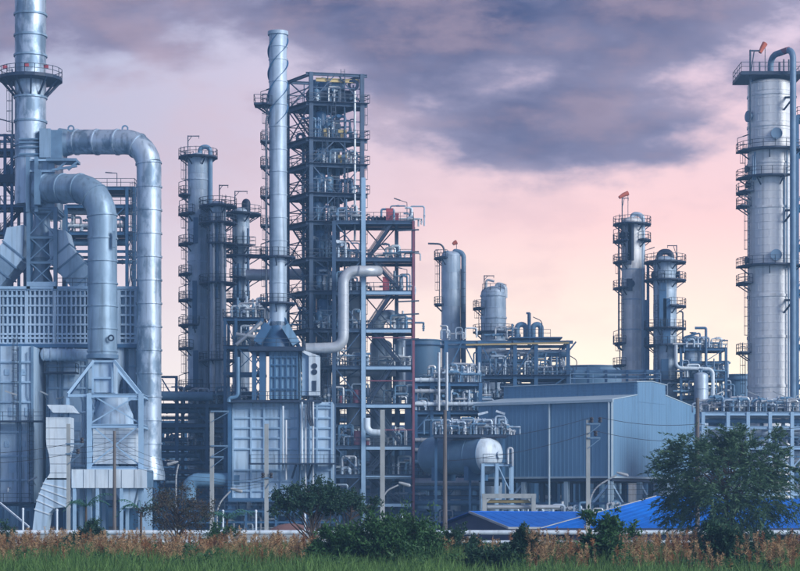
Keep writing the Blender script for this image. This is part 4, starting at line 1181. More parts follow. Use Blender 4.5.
x, y = pt(0.88, 0.1)
part('hoist_wheel', MB().ring((x, y - 0.5, zs[1] + 2.8), (0.2, 1, 0), 0.45, 0.85, 0.3, 14).tube((x, y - 0.5, zs[1] + 0.1), (x, y - 0.5, zs[1] + 2.8), 0.12, 6), 'dark', hv)
# ================================================================== lower, wider structure to the right of the tower
YD = 290.0
ls = thing('stair_structure', 'broad open steel structure with zigzag stairs and one red corner post', 'steel frame', (X(375, YD), YD + 5, 0))
rows = [221, 258, 291, 329, 366, 404, 446, 475, 503]
zs = [Z(v, YD) for v in rows]
br = []
for i in range(1, 9):
    br.append(('u', 0, 0, zs[i], zs[i - 1], '\\' if i % 2 else '/'))
    br.append(('u', 6.5, 1, zs[i], zs[i - 1], 'X' if i % 2 else '\\'))
grid_frame(ls, plain(YD), [334, 363.5, 396.5, 413.5], [0, 6.5], zs, mat='navy', cw=0.56, bw=0.32, bh=0.45, decks=range(0, 9), rails='FRB', braces=br,
           skip_cols=((396.5, 0), (413.5, 0), (363.5, 0)))
part('column_post', MB().hbeam((X(363.5, YD - 0.1), YD - 0.1, 0), (X(363.5, YD - 0.1), YD - 0.1, Z(178, YD)), 0.62), 'steel_light', ls, smooth=False, label='pale front post')
part('column_post', MB().hbeam((X(413.5, YD - 0.1), YD - 0.1, 0), (X(413.5, YD - 0.1), YD - 0.1, zs[0]), 0.34), 'pink', ls, smooth=False, label='faded red corner post')
for yy in (231, 253, 302, 315, 340):
    part('stub_beam', MB().beam((X(397, YD), YD - 0.3, Z(yy, YD)), (X(419, YD), YD - 0.3, Z(yy - 1, YD)), 0.2), 'rail', ls, smooth=False)
for (yy, m) in ((338, 'pink'), (381, 'pink'), (478, 'pink'), (430, 'pink')):
    part('red_girt', MB().beam((X(366, YD), YD - 0.35, Z(yy, YD)), (X(413, YD), YD - 0.35, Z(yy, YD)), 0.14), m, ls, smooth=False)
for i in range(8):
    hi, lo = zs[i], zs[i + 1]
    a, b = ((368, 393) if i % 2 == 0 else (401, 371))
    for yo in (0.8, 2.2):
        stairs(ls, (X(a, YD), YD + yo, lo + 0.1), (X(b, YD), YD + yo, hi), w=1.2)
for i in range(2, 9):
    part('fascia', MB().box(X(366, YD), X(411, YD), YD - 0.42, YD - 0.3, zs[i] - 0.55, zs[i] - 0.12), 'steel_light', ls, smooth=False)
part('lamp', lamp_shape((X(407, YD), YD + 0.2, zs[0] + 0.1), 2.6, 1.5, math.pi, 0.5, 0.05, 0.8), 'rail', ls)
part('lamp', lamp_shape((X(407, YD), YD + 0.2, zs[2] + 0.1), 3.0, 1.2, math.pi, 0.3, 0.05, 0.7), 'rail', ls)
for (px, i, w, h, lab) in ((389.5, 0, 1.0, 1.7, 'red cabinet standing on the top deck of the stair structure'), (397, 0, 0.5, 1.0, 'short dark red cabinet at the right end of the top deck'), (386, 2, 0.95, 1.9, 'red cabinet on the third deck down of the stair structure')):
    x = X(px, YD + 1)
    single('red_cabinet', MB().box(x - w / 2, x + w / 2, YD + 0.4, YD + 1.3, zs[i] + 0.12, zs[i] + 0.12 + h).box(x - w / 2 - 0.05, x + w / 2 + 0.05, YD + 0.35, YD + 1.35, zs[i] + 0.12 + h, zs[i] + 0.2 + h), 'red', lab, 'cabinet', smooth=False)
for (px, yy, w, h, i, lab) in ((357.5, 389, 1.1, 2.0, 5, 'faded red tank on the deck above the lower one'), (358.5, 432, 1.15, 2.1, 6, 'faded red tank on the lower deck, above the bent white pipe'), (341, 394, 0.5, 1.1, 5, 'narrow faded red tank left of the upper faded red tank'), (367, 437, 0.5, 1.0, 6, 'narrow faded red tank right of the lower faded red tank')):
    x = X(px, YD)
    z = zs[i] + 0.12
    single('red_tank', MB().lathe([(w * 0.5, z), (w * 0.62, z + 0.05), (w * 0.62, z + h * 0.48), (w * 0.66, z + h * 0.5), (w * 0.62, z + h * 0.52), (w * 0.62, z + h * 0.95), (w * 0.5, z + h)], x, YD - 0.0 + 0.75, 16), 'pink', lab, 'tank')
sp = thing('crossover_pipe', 'fat pale S shaped pipe in front of the steel structure', 'pipe', (X(343, 287), 287, Z(350, 287)))
part('pipe_run', MB().path([P(378, 271, 290.6), P(374, 271, 288), P(343.5, 271, 287.5), P(343.5, 347.5, 287.5), P(306, 348.5, 287.5)], 0.78, 1.7, 16, 7), 'pipe', sp)
for yy in (295, 305, 318, 330):
    part('band', MB().ring(P(343.5, yy, 287.5), UP, 0.7, 0.82, 0.12, 16), 'pipe', sp)
for px in (315, 325, 360):
    part('band', MB().ring(P(px, 348.2 if px < 330 else 271, 287.5), (1, 0, 0), 0.7, 0.82, 0.12, 16), 'pipe', sp)
t, x0, _, r, zt = column('process_column', 'pale clad vessel standing inside the steel structure beside the S shaped pipe', 297, 356, 9.5, 286, 'alu_pale', 2.2, cat='vessel')
t, x0, _, r, zt = column('process_column', 'pale vessel at the left of the steel structure, seen between tower posts', 300, 323, 6.5, 232, 'alu_pale', 2.2, cat='vessel')
t, x0, _, r, zt = column('process_column', 'grey vessel low in the steel structure behind the zigzag stairs', 299, 381, 11, 345, 'alu_grey', 2.2, cat='vessel')
single('arch_pipe', MB().path([P(378, 345, 298), P(378, 316, 298), P(399, 316, 298.5), P(399, 400, 298.5)], 0.95, 1.55, 14, 7), 'alu_grey', 'fat grey pipe arching over behind the zigzag stairs', 'pipe')
single('crossover_pipe', MB().path([P(367, 418, 288.2), P(367, 432, 288.2), P(381, 433, 288.2)], 0.5, 0.9, 12, 6), 'white', 'short white bent pipe low on the steel structure', 'pipe')
single('crossover_pipe', MB().tube(P(336, 372, 294), P(396, 372, 294), 0.7, 12), 'pipe', 'horizontal pale pipe crossing the steel structure low down', 'pipe')
for i in range(0, 9):
    clutter(336, 362, YD, 4, zs[i] + 0.12, 7, 'inside the broad stair structure', 3.0, 0.35)
    clutter(388, 412, YD + 3, 3, zs[i] + 0.12, 5, 'inside the broad stair structure', 3.0, 0.35)
    if i > 2:
        clutter(294, 333, YD + 4, 4, zs[i] + 0.12, 8, 'low down inside the tall steel tower', 3.0, 0.35)
clutter(336, 412, YD, 6, 0, 16, 'on the ground under the stair structure', 3.0, 0.3)
for k in range(5):
    x = X(368 + k * 4, YD)
    single('roof_pipe', MB().path([(x, YD + 1.5, zs[0] + 0.1), (x, YD + 1.5, zs[0] + 0.8), (x + 1.2, YD + 1.8, zs[0] + 0.25)], 0.16, 0.2), 'dark', 'short dark slanted pipe on the top deck of the stair structure', 'pipe', 'slanted pipes on the top deck')
# ================================================================== middle: two columns, rack, tanks
YE = 345.0
t, x0, _, r, zt = column('absorber_column', 'smooth grey column with gooseneck pipes on top, left of the domed vessel', YE, 451, 9.6, 256, 'alu_grey', 3.0)
level_set(t, x0, YE, r, [(258, 120, 250), (304, 140, 215)], 1.3, 186)
overhead(t, [(x0 + 0.6, YE, zt + 0.4), (x0 + 0.6, YE, Z(251, YE)), (X(463.5, YE), YE - 0.4, Z(253, YE)), (X(463.5, YE), YE - 0.4, Z(400, YE))], 0.42, 'steel_grey', 1.2)
part('vent_pipe', MB().path([(X(444, YE), YE, zt - 0.1), (X(444, YE), YE, Z(244, YE)), (X(428, YE), YE, Z(243.5, YE))], 0.16, 1.4), 'rail', t)
part('vent_pipe', MB().path([(X(444.5, YE), YE - 0.5, zt), (X(445, YE), YE - 0.5, Z(253, YE)), (X(449, YE), YE - 0.5, Z(253, YE)), (X(449, YE), YE - 0.5, zt)], 0.35, 0.8), 'steel_grey', t)
ladder(t, X(460, YE), YE - 1.2, Z(360, YE), Z(270, YE), -0.3, off=0.2)
windsock(t, (X(456.5, YE), YE, zt), 2.4, 0.7, math.pi, droop=-0.5)
t, x0, _, r, zt = column('domed_vessel', 'squat domed grey vessel with crown of pipes behind the pipe rack', YE - 5, 493.5, 12.6, 293, 'alu_grey', 2.6, dome=0.55, cat='vessel')
YY = YE - 5
level_set(t, x0, YY, r, [(308, 150, 230), (332, -230, 50)], 1.4, 190)
hoop(t, x0, YY, r, Z(296, YY)); hoop(t, x0, YY, r, Z(318, YY))
part('crown_pipe', MB().path([(x0 + 0.6, YY, zt + 0.6), (x0 + 0.6, YY, Z(284, YY)), (X(505, YY), YY - 0.5, Z(286, YY)), (X(505, YY), YY - 0.5, Z(298, YY))], 0.4, 1.0), 'white', t)
part('crown_rail', rail(MB(), [(x0 - r * 0.9, YY - 0.9, zt), (x0 - r * 0.3, YY - r * 0.9, zt), (x0 + r * 0.5, YY - r * 0.85, zt), (x0 + r, YY - 0.5, zt)], 1.4), 'rail', t)
davit(t, (X(484, YY), YY - 1, zt), 2.9, 1.7, 0)
part('crown_pipe', MB().path([(X(486, YY), YY - 1, zt), (X(486, YY), YY - 1, Z(280, YY)), (X(494, YY), YY - 1, Z(282, YY))], 0.2, 0.5), 'pipe', t)
def tank(label, px0, px1, yt, Y, mat='tank', name='storage_tank'):
    r = (px1 - px0) / 2 * Y / FP; x = X((px0 + px1) / 2, Y); zt = Z(yt, Y)
    th = thing(name, label, 'tank', (x, Y + r, 0))
    n = 40; y0 = Y + r
    k = 5
    for i in range(k):
        part('shell_course', MB().lathe([(r + 0.02 * (k - i), zt * i / k), (r + 0.02 * (k - i), zt * (i + 1) / k)], x, y0, n), mat, th)
    part('roof', MB().lathe([(r + 0.15, zt), (r + 0.15, zt + 0.2), (r * 0.5, zt + r * 0.06), (0.1, zt + r * 0.08)], x, y0, n), mat, th)
    part('wind_girder', MB().ring((x, y0, zt - 0.7), UP, r, r + 0.35, 0.2, n), 'steel', th)
    return th
tank('small dark blue tank between the red post and the smooth grey column', 405, 441, 340, 338)
tank('very wide dark blue tank peeping over the corrugated building', 540, 652, 366, 352)
tank('dark blue tank peeping out left of the huge right column', 727, 757, 375, 345)
rm = thing('roof_walkway', 'long railed pipe bridge running above the corrugated building roof', 'walkway', (X(600, 318), 318, 0))
zq = Z(384, 318)
part('deck', MB().box(X(570, 318), X(660, 318), 317, 319, zq - 0.3, zq), 'steel', rm, smooth=False)
part('handrail', rail(MB(), [(X(570, 318), 317.1, zq), (X(660, 318), 317.1, zq)], 1.6, 0.06, 3.0), 'steel_light', rm)
for px in (574, 588, 606, 627, 645, 657):
    part('post', MB().hbeam((X(px, 318), 318, 0), (X(px, 318), 318, Z(370, 318)), 0.4), 'steel', rm, smooth=False)
for yy, rr in ((372, 0.35), (377, 0.25)):
    part('pipe_run', MB().tube(P(560, yy, 318.4), P(660, yy, 318.4), rr, 10), 'pipe_blue', rm)
YR = 318.0
rk = thing('pipe_rack', 'blue steel rack with a long yellow beam above the corrugated building', 'pipe rack', (X(520, YR), YR + 4, 0))
zs = [Z(v, YR) for v in (340.5, 375.5, 398)]
grid_frame(rk, plain(YR), [446, 479.5, 515, 536, 568], [0, 9], zs, mat='steel', cw=0.6, bw=0.35, bh=0.5, decks=(1, 2), rails='F', over=0.8,
           braces=[('u', 0, 0, zs[1], zs[0], 'A'), ('u', 0, 1, zs[1], zs[0], 'V'), ('u', 9, 3, zs[1], zs[0], 'X'), ('u', 0, 2, zs[1], zs[0], '/'), ('u', 0, 3, zs[2], zs[1], '/')])
part('crane_beam', MB().hbeam((X(466, YR), YR - 0.5, Z(345, YR)), (X(569, YR), YR - 0.5, Z(343, YR)), 0.2, 0.28), 'yellow', rk, smooth=False)
part('strut', MB().beam((X(568, YR), YR, Z(352, YR)), (X(576, YR), YR, zs[0] - 0.2), 0.25), 'steel', rk, smooth=False)
part('deck', MB().box(X(510, YR), X(563, YR), YR + 1, YR + 8, Z(337.5, YR), Z(336.3, YR)), 'steel', rk, smooth=False)
part('handrail', rail(MB(), [(X(505, YR), YR + 1.1, Z(336.3, YR)), (X(551, YR), YR + 1.1, Z(336.3, YR))], 1.2, 0.05), 'rail', rk)
part('mast', MB().tube((X(530, YR), YR + 2, Z(345, YR)), (X(530, YR), YR + 2, Z(312, YR)), 0.28, 8).beam((X(527, YR), YR + 2, Z(312, YR)), (X(531, YR), YR + 2, Z(312, YR)), 0.3), 'steel', rk)
part('lamp', MB().path([P(542, 337, YR + 1), P(542, 321, YR + 1), P(533, 317, YR + 1)], 0.07, 0.5), 'rail', rk)
part('lamp', MB().path([P(576, 372, YR + 1), P(577, 360, YR + 1), P(570, 356, YR + 1)], 0.07, 0.5), 'rail', rk)
for (a, b, lab) in ((517, 526, 'thick inverted U pipe left of the mast on the blue rack'), (533, 541, 'thick inverted U pipe right of the mast on the blue rack')):
    single('loop_pipe', MB().path([P(a, 338, YR + 3), P(a, 324.5, YR + 3), P(b, 324.5, YR + 3), P(b, 340, YR + 3)], 0.45, 1.0, 12), 'pipe_blue', lab, 'pipe')
runs([(482, 566, 352, 0.4, 'pipe'), (482, 535, 361, 0.35, 'pipe_blue'), (535, 567, 354, 0.5, 'pipe_blue'), (480, 536, 371, 0.3, 'white'), (450, 520, 368, 0.3, 'white'), (540, 600, 370, 0.5, 'pipe_blue'), (500, 570, 386, 0.45, 'steel'), (500, 570, 393, 0.45, 'pipe')], YR + 2, 'in the rack with the yellow beam')
clutter(481, 566, YR, 6, zs[1] + 0.12, 46, 'inside the blue rack with the yellow beam', 4.0, 0.4)
clutter(446, 566, YR, 6, zs[2] + 0.12, 40, 'below the deck of the yellow beam rack', 3.0, 0.5)
clutter(446, 520, YR, 6, Z(337, YR), 8, 'on top of the yellow beam rack', 2.0, 0.5)
# ================================================================== horizontal drum and its jungle of pipes
YM = 292.0
fr = thing('pipe_rack', 'dense blue rack of pipes between red corner post and corrugated building', 'pipe rack', (X(450, YM), YM + 4, 0))
zs = [Z(v, YM) for v in (382, 410.5, 430, 476, 496)]
grid_frame(fr, plain(YM), [416, 432, 449, 481], [2, 10], zs, mat='steel', cw=0.5, bw=0.32, bh=0.45, decks=(0, 1, 3, 4), rails='F', over=0.3,
           braces=[('u', 2, 0, zs[2], zs[1], '/'), ('u', 2, 1, zs[1], zs[0], '\\'), ('u', 2, 1, zs[4], zs[3], 'X'), ('u', 2, 2, zs[4], zs[3], 'A'), ('u', 2, 0, zs[3], zs[2], '/'), ('u', 2, 0, zs[4], zs[3], '/'), ('u', 10, 1, zs[3], zs[2], 'X'), ('u', 10, 2, zs[3], zs[2], 'X')])
for px in (439, 447):
    part('vent_stack', MB().tube((X(px, YM), YM + 0.8, zs[1]), (X(px, YM), YM + 0.8, Z(352, YM)), 0.2, 8), 'pipe', fr)
clutter(417, 480, YM + 1.5, 5, zs[1] + 0.12, 60, 'in the dense rack above the big drum', 3.6, 0.3)
clutter(430, 480, YM + 1.5, 5, zs[0] + 0.12, 34, 'on the upper deck of the dense rack', 2.8, 0.3)
clutter(434, 504, 268.6, 2.6, Z(434.5, 270), 46, 'around the big horizontal drum', 2.4, 0.35)
clutter(415, 482, YM, 8, 0, 40, 'on the ground below the big drum', 3.4, 0.4)
clutter(416, 480, YM + 3, 6, zs[3] + 0.1, 24, 'under the big horizontal drum', 2.6, 0.4)
runs([(415, 500, 482, 0.6, 'pipe'), (415, 484, 488, 0.35, 'pipe_blue'), (415, 482, 503, 0.4, 'pipe_blue'), (415, 482, 514, 0.4, 'steel'), (415, 448, 440, 0.3, 'pipe'), (415, 440, 450, 0.3, 'pipe'), (415, 440, 462, 0.3, 'pipe_blue'), (415, 482, 404, 0.3, 'white'), (415, 445, 380, 0.3, 'white'), (415, 445, 391, 0.3, 'pipe')], YM + 1.5, 'in the dense rack by the drum')
dA = P(433, 456, 275.5); dB = P(487, 455, 269.5)
t_ = (dB - dA).normalized(); rD = 2.6
dr = thing('horizontal_drum', 'big dusky horizontal drum with a bright white rounded end', 'drum', (dA.x + 4, 272, Z(476, 272)))
L_ = (dB - dA).length
for i in range(4):
    a = dA + t_ * L_ * i / 4; b = dA + t_ * L_ * (i + 1) / 4
    part('shell_course', MB().tube(a, b, rD, 32), 'steel_grey', dr)
    part('band', MB().ring(b, t_, rD - 0.02, rD + 0.06, 0.14, 32), 'steel_grey', dr)
ang = [i * math.pi / 2 / 7 for i in range(8)]
part('end_cap', MB().sweep([dB + t_ * (rD * 0.72 * math.sin(a)) for a in ang[:-1]] + [dB + t_ * rD * 0.725], [rD * math.cos(a) for a in ang[:-1]] + [0.12], 28), 'white', dr)
part('end_cap', MB().sweep([dA - t_ * (rD * 0.72 * math.sin(a)) for a in ang[:-1]] + [dA - t_ * rD * 0.725], [rD * math.cos(a) for a in ang[:-1]] + [0.12], 28), 'steel_grey', dr)
cc = dB + t_ * rD * 0.7
part('manway', MB().tube(cc - t_ * 0.4, cc + t_ * 0.3, 0.34, 14).ring(cc + t_ * 0.3, t_, 0.02, 0.48, 0.14, 14), 'white', dr)
for f in (0.2, 0.8):
    c = dA + t_ * L_ * f
    part('saddle', MB().obox(c - UP * 2.5, t_ * 0.35, Vector((t_.y, -t_.x, 0)).normalized() * 2.2, UP * 0.95), 'steel', dr, smooth=False)
for f in [k / 9 for k in range(1, 9)]:
    c = dA + t_ * L_ * f + UP * rD
    part('nozzle', MB().tube(c - UP * 0.2, c + UP * 1.0, 0.25, 8).ring(c + UP * 1.0, UP, 0, 0.42, 0.16, 10), 'dark', dr)
pfm = thing('drum_platform', 'dark railed platform running along the top of the big drum', 'platform', (X(470, 270), 270, Z(437, 270)))
rect_platform(pfm, X(434, 270), X(506, 270), 268.4, 271.4, Z(435.5, 270), sides='FRL', thick=0.35, railh=1.4)
for px in (436, 470, 504):
    part('post', MB().hbeam((X(px, 271), 271.2 + (1.5 if px > 480 else 0), 0), (X(px, 271), 271.2 + (1.5 if px > 480 else 0), Z(438, 270)), 0.35), 'steel', pfm, smooth=False)
sf = thing('access_frame', 'pale steel stand with railed deck before the white end of the drum', 'steel frame', (X(500, 265), 265, 0))
zz = [Z(463.5, 265), Z(495, 265)]
grid_frame(sf, plain(265), [483, 497, 512], [0, 3], zz, mat='steel_light', cw=0.42, bw=0.28, bh=0.35, decks=(0,), rails='FR', braces=[('u', 0, 1, zz[1], zz[0], '\\')])
part('bent_pipe', MB().path([P(508, 464, 264.6), P(508, 448, 264.6), P(512.5, 448, 264.6), P(512.5, 466, 264.6)], 0.16, 0.3), 'pipe', sf)
gt = thing('pipe_gantry', 'low pale concrete gantry carrying a yellow pipe in front of the big drum', 'gantry', (X(510, 260), 260, 0))
for px in (484.5, 533.5):
    part('post', MB().beam((X(px, 260), 260, 0), (X(px, 260), 260, Z(496, 260)), 0.55), 'concrete', gt, smooth=False)
part('beam', MB().beam((X(482, 260), 260, Z(496, 260)), (X(536, 260), 260, Z(496, 260)), 0.5, 0.6), 'concrete', gt, smooth=False)
for (a, b) in (((485, 503), (490, 498)), ((533, 503), (528, 498))):
    part('brace', MB().beam(P(*a, 260), P(*b, 260), 0.3), 'concrete', gt, smooth=False)
part('yellow_pipe', MB().tube(P(487, 501.5, 260.6), P(531, 501.5, 260.6), 0.22, 10), 'yellow', gt)
part('grey_pipe', MB().tube(P(487, 507, 261), P(560, 507, 261), 0.3, 10), 'pipe', gt)
clutter(485, 612, 266, 4, 0, 40, 'on the ground beneath the corrugated building', 4.4, 0.55)
# ================================================================== corrugated building
C0 = Vector((X(612, 268), 268, 0))
av = Vector((-0.838, 0.545, 0)).normalized(); bv = Vector((0.545, 0.838, 0)).normalized()
LA, LB = 20.8, 26.8
ze, zbm, zr, zm = 18.07, 7.75, 19.75, 20.85
bd = thing('corrugated_building', 'large blue grey corrugated building on stilts with raised ridge monitor', 'building', tuple(C0))
def corrugated(o, d, length, out, zlo, ztop_fn, pitch=0.55, depth=0.022):
    """vertical ribbed sheet wall from point o along d; ztop_fn(s) gives its top"""
    pr = []
    s = 0.0
    while s < length - 1e-4:
        for f, dd in ((0, 0), (0.62, 0), (0.70, 1), (0.92, 1)):
            q = s + f * pitch
            if q < length: pr.append((q, dd * depth))
        s += pitch
    pr.append((length, 0))
    vs_ = []
    for q, dd in pr:
        b = o + d * q + out * dd
        vs_ += [(b.x, b.y, zlo), (b.x, b.y, ztop_fn(q))]
    fs_ = [(2 * i, 2 * i + 2, 2 * i + 3, 2 * i + 1) for i in range(len(pr) - 1)]
    return MB().add(vs_, fs_)
part('wall', corrugated(C0, av, LA, -bv, zbm, lambda s_: ze, pitch=0.62), 'shed_wall', bd, smooth=False)
def gtop(s_):
    return ze + (zr - ze) * (1 - abs(s_ - LB / 2) / (LB / 2))
part('gable_wall', corrugated(C0, bv, LB, -av, zbm, gtop), 'shed_wall', bd, smooth=False)
part('wall', corrugated(C0 + bv * LB, av, LA, bv, zbm, lambda s_: ze, pitch=0.62), 'shed_wall', bd, smooth=False)
part('gable_wall', corrugated(C0 + av * LA, bv, LB, av, zbm, gtop), 'shed_wall', bd, smooth=False)
for sgn in (0, 1):
    e0 = C0 + bv * (-0.4 if sgn == 0 else LB + 0.4) - av * 0.03 + UP * (ze - 0.03)
    r0 = C0 + bv * (LB / 2) - av * 0.03 + UP * (zr + 0.06)
    q = [e0, e0 + av * (LA + 0.6), r0 + av * (LA + 0.6), r0]
    part('roof', MB().extrude(q if sgn else q[::-1], (0, 0, 0.12)), 'shed_trim', bd, smooth=False)
m0, m1 = 7.6, 16.4
mo = C0 + bv * m0
part('monitor_wall', corrugated(mo - av * 0.03, av, LA + 0.38, -bv, zr - 1.2, lambda s_: zm, pitch=0.62), 'shed_wall', bd, smooth=False)
part('monitor_wall', corrugated(C0 + bv * m1 - av * 0.03, av, LA + 0.38, bv, zr - 1.2, lambda s_: zm, pitch=0.62), 'shed_wall', bd, smooth=False)
part('monitor_end', corrugated(mo - av * 0.04, bv, m1 - m0, -av, zr - 1.6, lambda s_: zm + 0.25 * (1 - abs(s_ - 4.4) / 4.4)), 'shed_wall', bd, smooth=False)
part('monitor_end', corrugated(mo + av * (LA + 0.36), bv, m1 - m0, av, zr - 1.6, lambda s_: zm + 0.25 * (1 - abs(s_ - 4.4) / 4.4)), 'shed_wall', bd, smooth=False)
for k in range(3):
    z = zm - 0.35 - k * 0.42
    o = mo - bv * 0.1
    part('louvre', MB().beam(o + UP * z, o + av * LA + UP * z, 0.14, 0.08), 'shed_wall', bd, smooth=False)
for sgn, mm in ((0, m0 - 0.4), (1, m1 + 0.4)):
    e0 = C0 + bv * mm - av * 0.12 + UP * (zm + 0.01)
    r0 = C0 + bv * ((m0 + m1) / 2) - av * 0.12 + UP * (zm + 0.3)
    q = [e0, e0 + av * (LA + 0.7), r0 + av * (LA + 0.7), r0]
    part('monitor_roof', MB().extrude(q if sgn else q[::-1], (0, 0, 0.1)), 'shed_trim', bd, smooth=False)
part('gutter', MB().beam(C0 - bv * 0.45 - av * 0.4 + UP * (ze - 0.1), C0 - bv * 0.45 + av * (LA + 0.4) + UP * (ze - 0.1), 0.3, 0.34), 'shed_trim', bd, smooth=False)
part('corner_flashing', MB().beam(C0 - bv * 0.06 - av * 0.06 + UP * zbm, C0 - bv * 0.06 - av * 0.06 + UP * ze, 0.3), 'shed_trim', bd, smooth=False)
part('bottom_trim', MB().beam(C0 - bv * 0.1 + UP * zbm, C0 - bv * 0.1 + av * LA + UP * zbm, 0.2, 0.25), 'shed_trim', bd, smooth=False)
part('bottom_trim', MB().beam(C0 - av * 0.1 + UP * zbm, C0 - av * 0.1 + bv * LB + UP * zbm, 0.2, 0.25), 'shed_trim', bd, smooth=False)
for f in (0.455,):
    o = C0 + av * LA * f - bv * 0.22
    part('downpipe', MB().tube(o + UP * 0.3, o + UP * (ze - 0.2), 0.15, 8), 'shed_trim', bd)
o = C0 - bv * 0.5 + av * 0.25
part('downpipe', MB().tube(o + UP * 0.3, o + UP * (ze - 0.3), 0.13, 8), 'shed_trim', bd)
part('shade_floor', MB().extrude([C0 + UP * 7.2, C0 + av * LA + UP * 7.2, C0 + av * LA + bv * LB + UP * 7.2, C0 + bv * LB + UP * 7.2][::-1], (0, 0, 0.4)), 'dark', bd, smooth=False)  # slab added to darken the open space below the cladding
for i in range(4):
    for j in range(4):
        o = C0 + av * (0.4 + (LA - 0.8) * i / 3) + bv * (0.4 + (LB - 0.8) * j / 3)
        part('column_post', MB().hbeam(o, o + UP * 7.2, 0.6, 0.6, side=av), 'shed_trim' if (i == 0 or j == 0) else 'steel', bd, smooth=False)
for i in range(3):
    o1 = C0 + av * (0.4 + (LA - 0.8) * i / 3) + bv * 0.4; o2 = C0 + av * (0.4 + (LA - 0.8) * (i + 1) / 3) + bv * 0.4
    if i != 1:
        part('brace', MB().beam(o1 + UP * 7.0, o2 + UP * 0.3, 0.3), 'steel_light', bd, smooth=False)
    part('girt', MB().beam(o1 + UP * 4.2, o2 + UP * 4.2, 0.3), 'steel', bd, smooth=False)
    part('girt', MB().beam(o1 + UP * 2.2, o2 + UP * 2.2, 0.3), 'steel', bd, smooth=False)
    o1 = C0 + bv * (0.4 + (LB - 0.8) * i / 3) + av * 0.4; o2 = C0 + bv * (0.4 + (LB - 0.8) * (i + 1) / 3) + av * 0.4
    part('brace', MB().beam(o1 + UP * 7.0, o2 + UP * 0.3, 0.3), 'steel_light', bd, smooth=False)
    part('girt', MB().beam(o1 + UP * 4.2, o2 + UP * 4.2, 0.3), 'steel', bd, smooth=False)
part('strip_lamp', MB().beam(P(478, 414.5, 277), P(488, 412, 277), 0.2, 0.3), 'white', bd)
part('strip_lamp', MB().beam(P(496, 411, 277), P(505, 414, 277), 0.2, 0.3), 'white', bd)
clutter(612, 700, 277, 10, 0, 22, 'on the ground below the gable end', 5.0, 0.4)
# ================================================================== pair of columns right of centre
YG = 340.0
t, x0, _, r, zt = column('distillation_column', 'slim pale column with an orange windsock on top', YG, 632, 10.3, 222, 'alu_pale', 2.4)
level_set(t, x0, YG, r, [(224, -250, 70), (241, 100, 250), (240, -60, 60), (262, 120, 250), (288, 110, 250), (343, 120, 230), (365, 100, 230)], 1.5, 200, [(241, 180, 0), (343, 180, 0)])
windsock(t, (X(628, YG), YG, zt), 4.9, 1.7, math.pi, droop=-0.4)
davit(t, (X(621.5, YG), YG - 1, zt - 2), 6.0, 1.1, 0)
overhead(t, [(x0, YG, zt), (x0, YG, Z(214, YG)), (X(642.5, YG), YG - 0.5, Z(215, YG)), (X(642.5, YG), YG - 0.5, Z(395, YG))], 0.4, 'alu_grey', 1.0)
part('riser_pipe', MB().tube((X(618, YG), YG - 1.2, Z(350, YG)), (X(618, YG), YG - 1.2, Z(226, YG)), 0.14, 8), 'rail', t)
for (px, a, b) in ((627, 225, 266), (629.5, 225, 262), (628, 280, 292)):
    part('cable_tray', MB().box(X(px, YG) - 0.5, X(px, YG) + 0.5, YG - r - 0.5, YG - r - 0.2, Z(b, YG), Z(a, YG)), 'dark', t, smooth=False)
for yy in (270, 300, 330):
    hoop(t, x0, YG, r, Z(yy, YG), 'alu_grey', 0.2, 0.08)
manway(t, x0, YG, r, Z(236, YG), 215); manway(t, x0, YG, r, Z(285, YG), -100)
YY = YG - 4
t, x0, _, r, zt = column('distillation_column', 'thicker grey column ringed with decks, beside the windsock column', YY, 665, 11.6, 262, 'alu_grey', 2.4)
level_set(t, x0, YY, r, [(262, -250, 70), (280, -250, 70), (306, -80, 70), (328, -240, 60), (345, -220, 40), (380, -250, 60)], 1.6, -120, [(262, 180, 0)])
davit(t, (X(676, YY), YY - 0.8, Z(285, YY)), 6.6, 1.6, math.pi)
overhead(t, [(x0 - 1.0, YY, zt), (x0 - 1.0, YY, Z(252, YY)), (x0 + 1.0, YY - 0.5, Z(252, YY)), (x0 + 1.0, YY - 0.5, Z(300, YY))], 0.5, 'dark', 0.9)
part('riser_pipe', MB().path([(X(678, YY), YY - 1, Z(312, YY)), (X(682, YY), YY - 1, Z(312, YY)), (X(682, YY), YY - 1, Z(352, YY))], 0.14, 0.4), 'rail', t)
for (px, a, b) in ((661, 284, 330), (665, 300, 345), (663, 360, 392)):
    part('cable_tray', MB().box(X(px, YY) - 0.6, X(px, YY) + 0.6, YY - r - 0.5, YY - r - 0.2, Z(b, YY), Z(a, YY)), 'steel', t, smooth=False)
manway(t, x0, YY, r, Z(276, YY), -150); manway(t, x0, YY, r, Z(275, YY), -20)
for (px, a, b) in ((648, 262, 395), (646, 300, 395)):
    single('riser_pipe', MB().path([P(px, a, YG - 2), P(px, b, YG - 2)], 0.25, 0.3), 'steel_grey', 'thin vertical pipe standing between the two ringed columns', 'pipe', 'pipes between the ringed columns')
fr = thing('equipment_frame', 'open steel frame with lone vessel right of the ringed grey column', 'steel frame', (X(703, 332), 335, 0))
zs = [Z(v, 332) for v in (348, 361, 378, 396, 410)]
grid_frame(fr, plain(332), [681, 706, 726], [0, 6], zs, mat='steel', cw=0.42, bw=0.3, bh=0.4, decks=(0, 2, 3), rails='F', over=0.2,
           braces=[('u', 0, 1, zs[1], zs[0], '/'), ('u', 0, 1, zs[2], zs[1], '\\'), ('u', 0, 0, zs[3], zs[2], 'X'), ('u', 0, 1, zs[4], zs[3], '/')])
part('gallows', MB().path([P(706, 378, 331.6), P(706, 328, 331.6), P(695, 328, 331.6)], 0.22, 0.2), 'steel', fr)
part('gallows', MB().path([P(684, 352, 331.6), P(684, 337, 331.6), P(700, 333, 331.6), P(700, 350, 331.6)], 0.14, 0.3), 'steel', fr)
